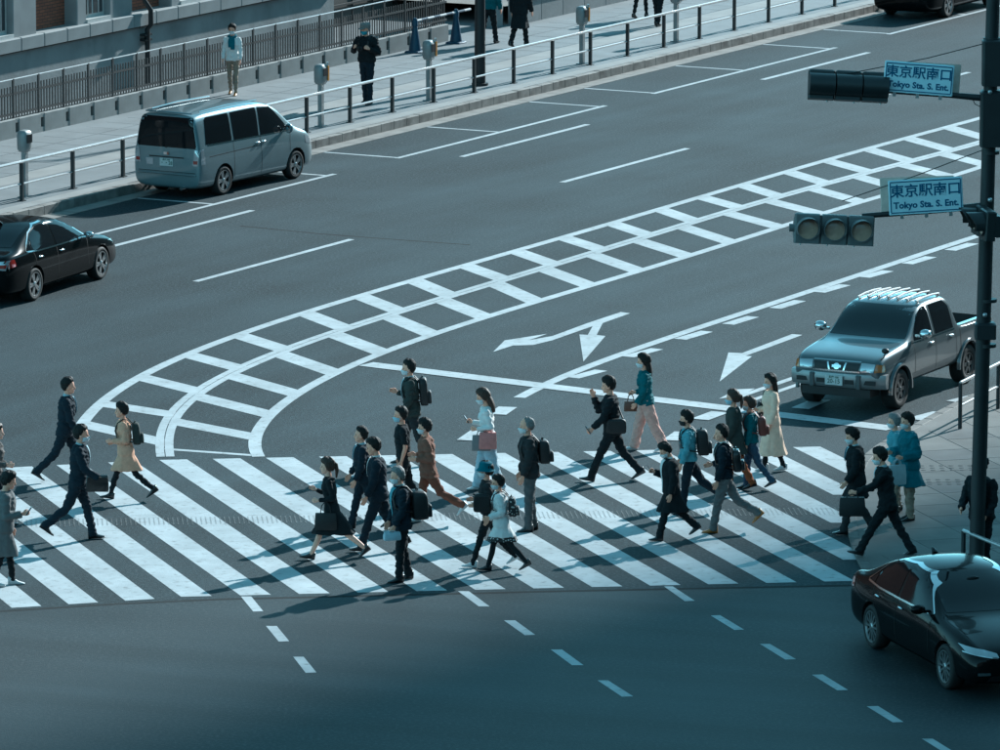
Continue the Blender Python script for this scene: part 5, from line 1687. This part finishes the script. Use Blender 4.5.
        if mask:
            pts, fs = [], []
            ny, nz_ = 13, 8
            bv = HEADBVH[fem]
            for i in range(nz_):
                for j in range(ny):
                    f = j / (ny - 1) * 2 - 1
                    zz = .012 + (.092 - .012) * i / (nz_ - 1) - (.012 if i == nz_ - 1 else 0) * abs(f)
                    az = f * R(72)
                    d_ = Vector((math.cos(az), math.sin(az), 0))
                    h_ = bv.ray_cast(Vector((0, 0, zz)) + d_ * .4, -d_)
                    if h_[0] is None: h_ = bv.find_nearest(Vector((0, 0, zz)) + d_ * .09)
                    bulge = .009 + .010 * (1 - f * f) * math.sin(math.pi * min(1, i / (nz_ - 1)))
                    pts.append(h_[0] + d_ * bulge)
            for i in range(nz_ - 1):
                for j in range(ny - 1):
                    a = i * ny + j; fs.append((a, a + 1, a + ny + 1, a + ny))
            mb = MB(); mb.add(pts, fs); mo = inhead(mb, 'face_mask', C[mask])
            for sd_ in (1, -1):
                mb = MB(); mb.tube([(.030, sd_ * .066, .05), (-.004, sd_ * .088, .075), (.0, sd_ * .086, .105), (.032, sd_ * .070, .082)], .003, 5); inhead(mb, 'ear_loop', C[mask], mo)
        else:
            mb = MB(); mb.ball((.090, 0, .047), (.006, .020, .006), 10, 6); inhead(mb, 'mouth', C['lips'])
        if hat == 'bucket':
            mb = MB(); mb.lathe([(.005, .262), (.07, .258), (.098, .235), (.110, .165), (.135, .130), (.150, .118), (.132, .125), (.106, .155)], 24, 'Z'); inhead(mb, 'hat', C['hatteal'])
        elif hat in ('cap', 'capgrey'):
            mb = MB(); mb.lathe([(.005, .262), (.07, .255), (.108, .23), (.116, .17), (.112, .155)], 24, 'Z', (-.006, 0, 0))
            mb.loft([[(.08, -.07, .165), (.10, 0, .170), (.08, .07, .165)], [(.15, -.06, .148), (.185, 0, .150), (.15, .06, .148)], [(.15, -.06, .142), (.185, 0, .144), (.15, .06, .142)], [(.08, -.07, .157), (.10, 0, .16), (.08, .07, .157)]], True)
            inhead(mb, 'cap', C['capgrey' if hat == 'capgrey' else 'black'])
        # shirt front, tie, collar
        bv = BVHTree.FromPolygons([Vector(p) for p in tors_mb.v], tors_mb.f)
        def front(poly_fn, zlo, zhi, name, m, off, nz_=12, ny=7):
            pts, fs = [], []
            for i in range(nz_):
                z = zlo + (zhi - zlo) * i / (nz_ - 1)
                w0, w1 = poly_fn(z)
                for j in range(ny):
                    y = w0 + (w1 - w0) * j / (ny - 1)
                    p = T((0, y, z))
                    h_ = bv.ray_cast(p + Vector((.6, 0, 0)), Vector((-1, 0, 0)))
                    q = h_[0] if h_[0] is not None else p + Vector((.08, 0, 0))
                    pts.append(q + Vector((off, 0, 0)))
            for i in range(nz_ - 1):
                for j in range(ny - 1):
                    a = i * ny + j; fs.append((a, a + 1, a + ny + 1, a + ny))
            mb = MB(); mb.add(pts, fs)
            o = obj(name, fin(mb.mesh(name)), m, s.root, True)
            sd_ = o.modifiers.new('t', 'SOLIDIFY'); sd_.thickness = .006; sd_.offset = 1
            return o
        if shirt:
            sc_, zlow, wtop = shirt
            front(lambda z: (-.006 - wtop * (z - zlow) / (1.45 - zlow), .006 + wtop * (z - zlow) / (1.45 - zlow)), zlow, 1.45, 'shirt_front', C[sc_], .007)
            mb = MB(); mb.lathe([(.066, -.012), (.064, .0), (.058, .034), (.054, .034)], 20, 'Z')
            mb.v = [tuple(T((v[0] - .006, v[1], 1.455 + v[2] - .18 * v[0]))) for v in mb.v]
            obj('shirt_collar', fin(mb.mesh('shirt_collar')), C[sc_], s.root, True)
        if tie:
            front(lambda z: (-.022 - .012 * (1.42 - z) / .3, .022 + .012 * (1.42 - z) / .3), (shirt[1] + .02) if shirt else 1.1, 1.44, 'tie', C[tie], .016, 10, 4)
        if scarf:
            mb = MB()
            mb.tube([T((.07 * math.cos(a) - .005, .085 * math.sin(a), 1.455 - .02 * math.cos(a))) for a in [q * math.pi / 8 for q in range(17)]], .038, 8)
            mb.tube([T((.08, .02, 1.42)), T((.145, .03, 1.33)), T((.15, .03, 1.15))], [.05, .06, .05], 8, flat=.4)
            mb.tube([T((.08, -.03, 1.42)), T((.14, -.04, 1.33)), T((.145, -.04, 1.20))], [.05, .055, .045], 8, flat=.4)
            obj('scarf', fin(mb.mesh('scarf')), C[scarf], s.root, True)
    def world(s, p):
        p = (Vector(p) + s.up) * s.k
        return Matrix.Rotation(s.root.rotation_euler.z, 3, 'Z') @ p + s.root.location
    def carry(s, name, label, cat, base):
        o = thing(name, label, cat, s.world(base), s.root.rotation_euler.z)
        o.scale = (s.k,) * 3
        return o
    def hand(s, nm):
        sh, elb, wr, fd, td = s.A[nm]
        return wr + fd * .085

def hash_str(t):
    h = 7
    for ch in t: h = (h * 31 + ord(ch)) % 1000003
    return h

def soft_box(mb, c, size, n=6, p=.35):
    """rounded box: superellipse rings"""
    x, y, z = size
    rings = []
    for zz, k in ((-.5, .70), (-.47, .90), (-.38, 1), (0, 1.02), (.3, .98), (.43, .88), (.5, .60)):
        rings.append([(c[0] + x / 2 * k * math.copysign(abs(math.cos(a)) ** p, math.cos(a)), c[1] + y / 2 * k * math.copysign(abs(math.sin(a)) ** p, math.sin(a)), c[2] + z * zz) for a in [q * math.pi / 10 for q in range(20)]])
    mb.loft(rings, True)

def backpack(P, label, m='bagblack', size=(.17, .30, .43), z=1.00, x=-.145):
    base = P.T((x - size[0] / 2, 0, z))
    r = P.carry('backpack', label, 'backpack', base)
    tilt = P.T((0, 0, 1.3)) - P.T((0, 0, 1.0))
    sl = tilt.x / tilt.z
    def sh(mb):
        mb.v = [(v[0] + sl * v[2], v[1], v[2]) for v in mb.v]; return mb
    mb = MB(); soft_box(mb, (0, 0, size[2] / 2), size); b = sh(mb).build('pack_body', C[m], r, 60)
    mb = MB(); soft_box(mb, (-size[0] / 2 - .02, 0, size[2] * .30), (.07, size[1] * .78, size[2] * .46)); sh(mb).build('front_pocket', C[m], r, 60)
    mb = MB(); mb.tube([(.02, -.04, size[2] - .01), (.0, -.03, size[2] + .035), (.0, .03, size[2] + .035), (.02, .04, size[2] - .01)], .010, 6); sh(mb).build('grab_handle', C[m], r, True)
    for sd_ in (1, -1):
        pts = [P.T(q) - base for q in ((x - .02, sd_ * .085, 1.36), (x + .06, sd_ * .095, 1.462), (-.01, sd_ * .10, 1.478), (.09, sd_ * .105, 1.42), (.145, sd_ * .115, 1.30), (.125, sd_ * .150, 1.16), (.0, sd_ * .188, 1.10), (x, sd_ * .13, 1.06))]
        mb = MB(); mb.tube(pts, .024, 8, flat=.45); mb.build('shoulder_strap', C[m], r, True)
    return r

def bag(P, label, hand, m, size=(.32, .12, .26), drop=.14, name='handbag', cat='handbag', along=0.0, yoff=0.0, hpos=None):
    h = hpos if hpos is not None else P.hand(hand)
    h = Vector(h) + Vector((along, yoff, 0))
    base = h - Vector((0, 0, drop + size[2]))
    r = P.carry(name, label, cat, base)
    mb = MB()
    x, y, z = size
    mb.loft([[(a * x * k, b * y * q, zz) for a, b in ((-.5, -.4), (-.42, -.5), (.42, -.5), (.5, -.4), (.5, .4), (.42, .5), (-.42, .5), (-.5, .4))] for zz, k, q in ((0, .96, .9), (.02, 1, 1), (z * .5, .99, 1.0), (z * .9, .94, .7), (z, .92, .55))])
    mb.build('bag_body', C[m], r, 40)
    for s_ in (1, -1):
        mb = MB(); mb.tube([(-x * .24, s_ * y * .22, z * .96), (-x * .18, s_ * y * .2, z + drop * .6), (0, s_ * .012, z + drop), (x * .18, s_ * y * .2, z + drop * .6), (x * .24, s_ * y * .22, z * .96)], .009, 6)
        mb.build('handle', C[m], r, True)
    return r

def briefcase(P, label, hand, m='leather', drop=.06, along=0.0, yoff=0.0, size=(.40, .12, .29)):
    r = bag(P, label, hand, m, size, drop, 'briefcase', 'briefcase', along, yoff)
    mb = MB(); mb.box((0, -size[1] * .46, size[2] * .72), (size[0] * .9, .02, size[2] * .3)); mb.build('flap', C[m], r)
    return r

def phone(P, label, hand):
    h = P.hand(hand); fd = P.A[hand][3]
    r = P.carry('smartphone', label, 'phone', h)
    rot = Matrix.Rotation(R(35), 3, 'Y')
    mb = MB(); mb.box((.02, 0, .03), (.012, .075, .15), rot); mb.build('phone_body', C['phone'], r)
    mb = MB(); mb.box(Vector((.02, 0, .03)) + rot @ Vector((-.0075, 0, 0)), (.002, .068, .14), rot); mb.build('screen', C['paleblue'], r)
    return r

def shoulder_bag(P, label, side, m, size=(.12, .30, .22), z=.95, x=-.02, cross=True):
    sd_ = 1 if side == 'L' else -1
    base = P.T((x, sd_ * .235, z))
    r = P.carry('shoulder_bag', label, 'bag', base)
    mb = MB(); soft_box(mb, (0, 0, size[2] / 2), (size[1], size[0], size[2])); mb.build('bag_body', C[m], r, 60)
    mb = MB(); mb.box((0, sd_ * size[0] * .5, size[2] * .62), (size[1] * .84, .012, size[2] * .5)); mb.build('flap', C[m], r)
    top = (.0, -sd_ * .06 if cross else sd_ * .12, 1.475)
    f_ = [(x + .12, sd_ * .215, z + size[2]), (.135, sd_ * .12, 1.22), (.08, sd_ * .02 if cross else sd_ * .12, 1.42), top, (-.09, sd_ * .02 if cross else sd_ * .13, 1.42), (-.135, sd_ * .13, 1.22), (x - .12, sd_ * .215, z + size[2])]
    mb = MB(); mb.tube([P.T(q) - base for q in f_], .014, 6); mb.build('strap', C[m], r, True)
    return r

# poses: (thigh, knee) and (shoulder swing, spread, elbow, inward)
def stride(lead='L', a=24, b=-20, kb=18, ka=4):
    o = 'R' if lead == 'L' else 'L'
    return {lead: (a, ka), o: (b, kb)}
def armsw(l=(-8, 7, 12, 0), r=(14, 7, 22, 4), grip=''):
    return {'L': l, 'R': r, 'grip': grip}
HANG = (2, 6, 10, 2)
# ---- the people on the crossing, left to right
P = Person('man in dark suit walking right behind the man with the briefcase, at the left', 66, 482, 378, 2, stride('L', 22, -24, 22), armsw((-16, 8, 8, 0), (10, 7, 14, 0)), shirt=('shirt', 1.16, .05), tie='tie', hair=('short', 'black'))
P = Person('person in beige trench coat with short dark hair walking left', 126, 500, 403, 182, stride('R', 21, -24, 24), armsw((-12, 8, 96, 18), (-16, 8, 86, 16)), fem=1, upper=('coat', 'beige'), lower=('slim', 'black'), hem=.56, hair=('crop', 'black'), lean=5)
backpack(P, 'dark backpack on the person in the beige trench coat', 'olive', (.14, .27, .38))
P = Person('man in dark suit with a mask walking right, briefcase under his arm', 79, 540, 425.5, 0, stride('L', 16, -24, 26), armsw((-10, 8, 12, 0), (16, 10, 42, 4), 'R'), shirt=('shirt', 1.16, .05), mask='maskw', hair=('short', 'black'))
briefcase(P, 'black briefcase carried by the suited man at the left', 'R', drop=-.08, along=-.10, yoff=.02, size=(.34, .10, .25))
P = Person('woman in grey tweed jacket half cut off by the left edge', -5, 527, 424, 0, stride('L', 16, -16, 16), armsw((-16, 8, 86, 10), (-12, 8, 96, 10)), fem=1, upper=('jacket', 'tweed'), lower=('skirt', 'black', .55), bare=True, hair=('pony', 'brown'), skin=2)
P = Person('person in grey overcoat looking at a phone at the left edge', 5, 586, 472, 5, stride('L', 10, -8, 8), armsw(HANG, (-2, 8, 98, 6), 'R'), upper=('coat', 'grey'), lower=('slim', 'black'), shoes='sneaker', hem=.47, hair=('crop', 'black'), head=(0, 10))
phone(P, 'phone held by the person in the grey overcoat', 'R')
P = Person('woman in black dress with tied brown hair striding left', 332, 561, 458, 180, stride('R', 26, -30, 22), armsw((-18, 8, 98, 6), (-4, 8, 114, 10), 'L'), fem=1, upper=('dress', 'black'), lower=('none', 'black'), hem=.50, hair=('pony', 'brown'), skin=2, lean=6)
bag(P, 'black tote bag hanging from the arm of the woman in the black dress', 'L', 'bagblack', (.36, .12, .28), .20, along=-.20)
P = Person('taller of the two dark-suited men walking side by side, no mask, blue shirt', 364, 529, 427, 184, stride('R', 16, -20, 20), armsw((4, 10, 18, 0), (10, 9, 20, 0)), shirt=('shirt', 1.05, .065), tie='tie', head=(0, -4))
P = Person('nearer of the two dark-suited men walking side by side, looking down', 379, 551, 438, 180, stride('L', 20, -18, 22), armsw((8, 8, 16, 0), (-10, 8, 10, 0)), shirt=('white', 1.16, .05), head=(0, 12))
P = Person('grey-haired man in dark jacket with a large backpack and a white mask', 402, 581, 467, 196, {'L': (7, 5), 'R': (-6, 6)}, armsw((4, 8, 22, 4), (2, 8, 20, 4), 'L'), upper=('suit', 'navy'), lower=('trousers', 'black'), shirt=('tealshirt', 1.0, .075), mask='maskw', hair=('grey', 'grey'), head=(0, 6))
backpack(P, 'very large round black backpack of the grey-haired man', 'bagblack', (.26, .36, .44), .92)
bag(P, 'small pale blue bag in the hand of the grey-haired man', 'L', 'paleblue', (.26, .14, .12), .02)
P = Person('man in dark suit with a slim black backpack, behind the man in the black T-shirt', 412, 464, 360, 182, stride('R', 14, -14, 14), armsw((4, 8, 20, 0), (-4, 8, 112, 14)), upper=('suit', 'olive'), lower=('trousers', 'charcoal'), shirt=('shirt', 1.08, .06), mask='maskw')
backpack(P, 'slim black backpack on the man farthest back in the middle group', 'bagblack', (.14, .28, .46), .98)
P = Person('man in black T-shirt with a pale blue mask', 404, 511, 407, 186, stride('L', 12, -12, 14), armsw((-8, 12, 22, 0), (-12, 14, 24, 0)), upper=('tee', 'black'), lower=('trousers', 'black'), mask='maskb', hair=('short', 'black'))
P = Person('person in brown suit and white shoes', 428, 523, 419, 180, stride('R', 14, -30, 30), armsw((-18, 8, 104, 14), (-16, 8, 106, 12)), upper=('suit', 'brown'), lower=('trousers', 'redbrown'), shoes='sneaker', mask='maskw', hair=('crop', 'black'), hem=.78)
P = Person('woman dressed all in white looking at her phone', 488, 491, 389, 180, stride('R', 14, -10, 10), armsw((-18, 8, 100, 10), (-2, 8, 102, 8), 'LR'), fem=1, upper=('shirt', 'white'), lower=('wide', 'paleblue'), shoes='sneaker', hair=('long', 'brown'), mask='maskw', head=(0, 14), hem=.84)
phone(P, 'phone in the hand of the woman in white', 'R')
bag(P, 'grey shopping bag of the woman in white', 'L', 'baggrey', (.32, .12, .26), .10, along=-.16, name='shopping_bag', cat='bag')
bag(P, 'pink shopping bag of the woman in white', 'L', 'bagpink', (.30, .10, .28), .04, along=-.27, yoff=.07, name='shopping_bag', cat='bag')
P = Person('balding man in dark jacket and grey trousers standing still', 530, 531, 417, 188, {'L': (4, 3), 'R': (-3, 3)}, armsw((4, 8, 14, 2), (2, 8, 12, 2)), upper=('suit', 'charcoal'), lower=('trousers', 'midgrey'), mask='maskw', hair=('bald', 'grey'), hem=.82)
backpack(P, 'black backpack on the balding man in grey trousers', 'bagblack', (.17, .29, .36), 1.02)
P = Person('person in teal bucket hat walking beside the woman in the white coat', 489, 567, 462, 182, stride('L', 20, -20, 22), armsw((-12, 8, 92, 8), (-8, 8, 96, 10)), fem=1, upper=('jacket', 'charcoal'), lower=('slim', 'black'), shoes='sneaker', hair=('bob', 'black'), mask='maskw', hat='bucket')
shoulder_bag(P, 'black bag carried in front by the person in the teal hat', 'L', 'bagblack', (.12, .28, .30), .98, .12)
P = Person('woman in short white coat with black tights', 501, 572, 475, 180, stride('R', 18, -24, 18), armsw((-12, 8, 80, 4), (6, 8, 30, 4)), fem=1, upper=('coat', 'white'), lower=('skirt', 'dots', .58), hem=.66, hair=('bob', 'black'), mask='maskw', head=(20, 4))
backpack(P, 'black and white patterned backpack on the woman in the white coat', 'dots', (.14, .26, .34), 1.00)
P = Person('man in black suit holding his hand to his face', 612, 481, 377, 180, stride('L', 26, -24, 18), armsw((22, 8, 20, 0), (40, 6, 118, 12), 'L'), upper=('suit', 'black'), lower=('trousers', 'black'), hair=('crop', 'black'), head=(0, 4))
phone(P, 'phone in the lowered hand of the man touching his face', 'L')
shoulder_bag(P, 'black shoulder bag of the man touching his face', 'L', 'bagblack', (.10, .32, .24), .86, -.06)
P = Person('woman in teal jacket and wide pink trousers', 646, 451, 354, 180, stride('R', 16, -18, 8), armsw((2, 8, 30, 0), (-16, 8, 86, 4)), fem=1, upper=('jacket', 'teal'), lower=('wide', 'pink'), shoes='sneaker', hair=('long', 'black'), mask='maskw', hem=.84)
bag(P, 'small brown bag beside the pink trousers', 'R', 'bagbrown', (.24, .10, .18), .14)
P = Person('man in long open black coat over a white shirt looking down', 671, 540, 443, 192, stride('L', 18, -24, 22), armsw((-4, 8, 14, 0), (-2, 8, 110, 8), 'R'), upper=('coat', 'black'), lower=('trousers', 'black'), shirt=('white', .86, .075), hem=.52, mask='maskw', head=(4, 26), hair=('crop', 'black'))
phone(P, 'phone held up by the man in the long open black coat', 'R')
P = Person('man in light teal shirt with a black mask', 689, 513, 411, 182, stride('L', 10, -30, 26), armsw((6, 8, 12, 0), (4, 8, 16, 0)), upper=('shirt', 'tealshirt'), lower=('trousers', 'navy'), mask='maskk', hair=('crop', 'black'), tie='navy')
backpack(P, 'black backpack on the man in the teal shirt', 'bagblack', (.20, .30, .44), .98)
P = Person('man in navy jacket, grey trousers and tan shoes', 724, 532, 425, 180, stride('L', 14, -28, 30), armsw((2, 8, 14, 0), (-18, 8, 96, 8)), upper=('suit', 'navy'), lower=('trousers', 'grey'), shoes='orange', shirt=('white', 1.22, .06), hair=('short', 'black'), hem=.88)
backpack(P, 'black bag slung on the back of the man with tan shoes', 'leather', (.14, .28, .36), .98)
P = Person('woman in dark olive coat with a white mask, before the red backpack', 735, 491, 390, 180, stride('L', 10, -14, 14), armsw((4, 8, 24, 0), (8, 8, 40, 0)), fem=1, upper=('coat', 'olive'), lower=('trousers', 'rust'), hair=('pony', 'brown'), mask='maskb', hem=.66)
P = Person('person in navy top and blue jeans carrying the red backpack', 751, 489, 397, 182, stride('R', 8, -18, 20), armsw(HANG, HANG), fem=1, upper=('jacket', 'teal'), lower=('trousers', 'jeans'), hair=('bob', 'brown'), mask='maskw')
backpack(P, 'rust red backpack worn above the blue jeans', 'bagred', (.15, .26, .36), 1.0)
P = Person('woman in long cream coat with long black hair and white mask', 771, 471, 374, 200, stride('R', 8, -10, 8), armsw((2, 7, 14, 2), (-12, 8, 96, 8)), fem=1, upper=('coat', 'cream'), lower=('slim', 'black'), shoes='sneaker', hem=.28, hair=('loose', 'black'), mask='maskw', lean=2)
shoulder_bag(P, 'black shoulder bag of the woman in the cream coat', 'R', 'bagblack', (.12, .30, .28), .95, .02, False)
P = Person('man in black overcoat with white mask walking left by the kerb', 856, 534, 428, 186, stride('L', 17, -10, 20), armsw((4, 8, 30, 4), (-6, 8, 14, 0)), upper=('coat', 'black'), lower=('trousers', 'charcoal'), shirt=('shirt', 1.2, .055), tie='tie', hem=.62, mask='maskw', hair=('crop', 'black'), head=(0, 10))
P = Person('man in black suit striding off the kerb with a briefcase', 887, 558, 448, 180, stride('L', 32, -24, 6), armsw((38, 8, 30, 0), (-14, 8, 14, 0), 'L'), upper=('suit', 'black'), lower=('trousers', 'black'), shirt=('shirt', 1.1, .05), mask='maskw', hair=('crop', 'black'), lean=9, head=(0, 10))
briefcase(P, 'black briefcase of the man striding off the kerb', 'L', 'bagblack', .05, along=-.02)
P = Person('woman in teal poncho with a pale tote bag on the corner', 909, 520, 413, 205, {'L': (3, 3), 'R': (-3, 3)}, armsw((-10, 10, 88, 8), (-8, 10, 92, 10), 'L'), fem=1, upper=('poncho', 'poncho'), lower=('trousers', 'khaki'), hem=.56, mask='maskw', hair=('crop', 'black'), z0=.035)
bag(P, 'pale tote bag of the woman in the teal poncho', 'L', 'totewhite', (.30, .12, .32), .10, name='tote_bag', cat='tote bag', along=.03, yoff=.03)
P = Person('masked person half hidden behind the woman in the teal poncho', 896, 512, 414, 190, {'L': (3, 3), 'R': (-3, 3)}, armsw(HANG, (-16, 8, 86, 8)), fem=1, upper=('jacket', 'tealshirt'), lower=('trousers', 'khaki'), mask='maskw', hair=('bob', 'grey'), z0=.035)
P = Person('person in black uniform and cap behind the signal pole', 981, 576, 457, 235, {'L': (3, 3), 'R': (-3, 3)}, armsw((8, 10, 30, 10), (14, 10, 50, 20)), upper=('suit', 'black'), lower=('trousers', 'black'), hair=('short', 'black'), hat='cap', z0=.035, hem=.82)
# ---- the people on the station-side pavement
P = Person('person in white top with teal scarf walking towards the viewer behind the silver van', 233, 95, 24, 262, stride('L', 10, -8, 10), armsw((4, 10, 16, 0), (6, 10, 24, 0)), fem=1, upper=('shirt', 'white'), lower=('slim', 'khaki'), shoes='orange', mask='maskw', hair=('crop', 'black'), scarf='hatteal', z0=KH, hem=.80)
P = Person('man in black with cap and teal mask holding a camera at his chest', 367, 104, 22.5, 242, {'L': (4, 4), 'R': (-6, 4)}, armsw((-6, 22, 118, 28), (-4, 24, 118, 28), 'LR'), upper=('jacket', 'black'), lower=('trousers', 'navy'), mask='maskt', hair=('short', 'grey'), hat='capgrey', z0=KH, head=(-8, 6))
r_ = P.carry('camera', 'small dark camera held by the man with the cap', 'camera', P.T((.30, 0, 1.20)))
m = MB(); m.bbox((0, 0, .04), (.06, .13, .08), .01); m.build('camera_body', C['bagblack'], r_)
m = MB(); m.cyl((.03, 0, .04), .032, .06, 14, axis='X'); m.build('camera_lens', C['leather'], r_, True)
backpack(P, 'black backpack with pale straps on the man with the camera', 'bagblack', (.18, .30, .44), .98)
P = Person('walker in long black coat cut off by the top edge', 520, 47, 0, 62, stride('R', 14, -16, 14), armsw((-8, 8, 12, 0), (10, 8, 12, 0)), upper=('coat', 'black'), lower=('trousers', 'black'), hem=.48, z0=KH, height=1.74)
P = Person('walker in dark clothes mostly hidden by the lamp post', 489, 44, 0, 62, stride('R', 16, -16, 12), armsw((-8, 8, 12, 0), (10, 8, 12, 0)), upper=('jacket', 'teal'), lower=('trousers', 'black'), z0=KH, height=1.72)
P = Person('right-hand one of two walkers whose dark trousers show at the top edge', 658, 26, 0, 58, stride('L', 8, -8, 8), armsw(), upper=('suit', 'black'), lower=('trousers', 'black'), z0=KH, height=1.74)
P = Person('left-hand one of two walkers whose dark trousers show at the top edge', 641, 18, 0, 62, stride('R', 12, -12, 10), armsw(), upper=('suit', 'black'), lower=('slim', 'black'), z0=KH, height=1.70)
P = Person('walker whose dark legs show in the recess between the cones', 436, 26, 0, 240, stride('L', 20, -22, 20), armsw(), upper=('suit', 'black'), lower=('trousers', 'black'), z0=KH, height=1.72)
bpy.data.scenes.remove(bake_scene)
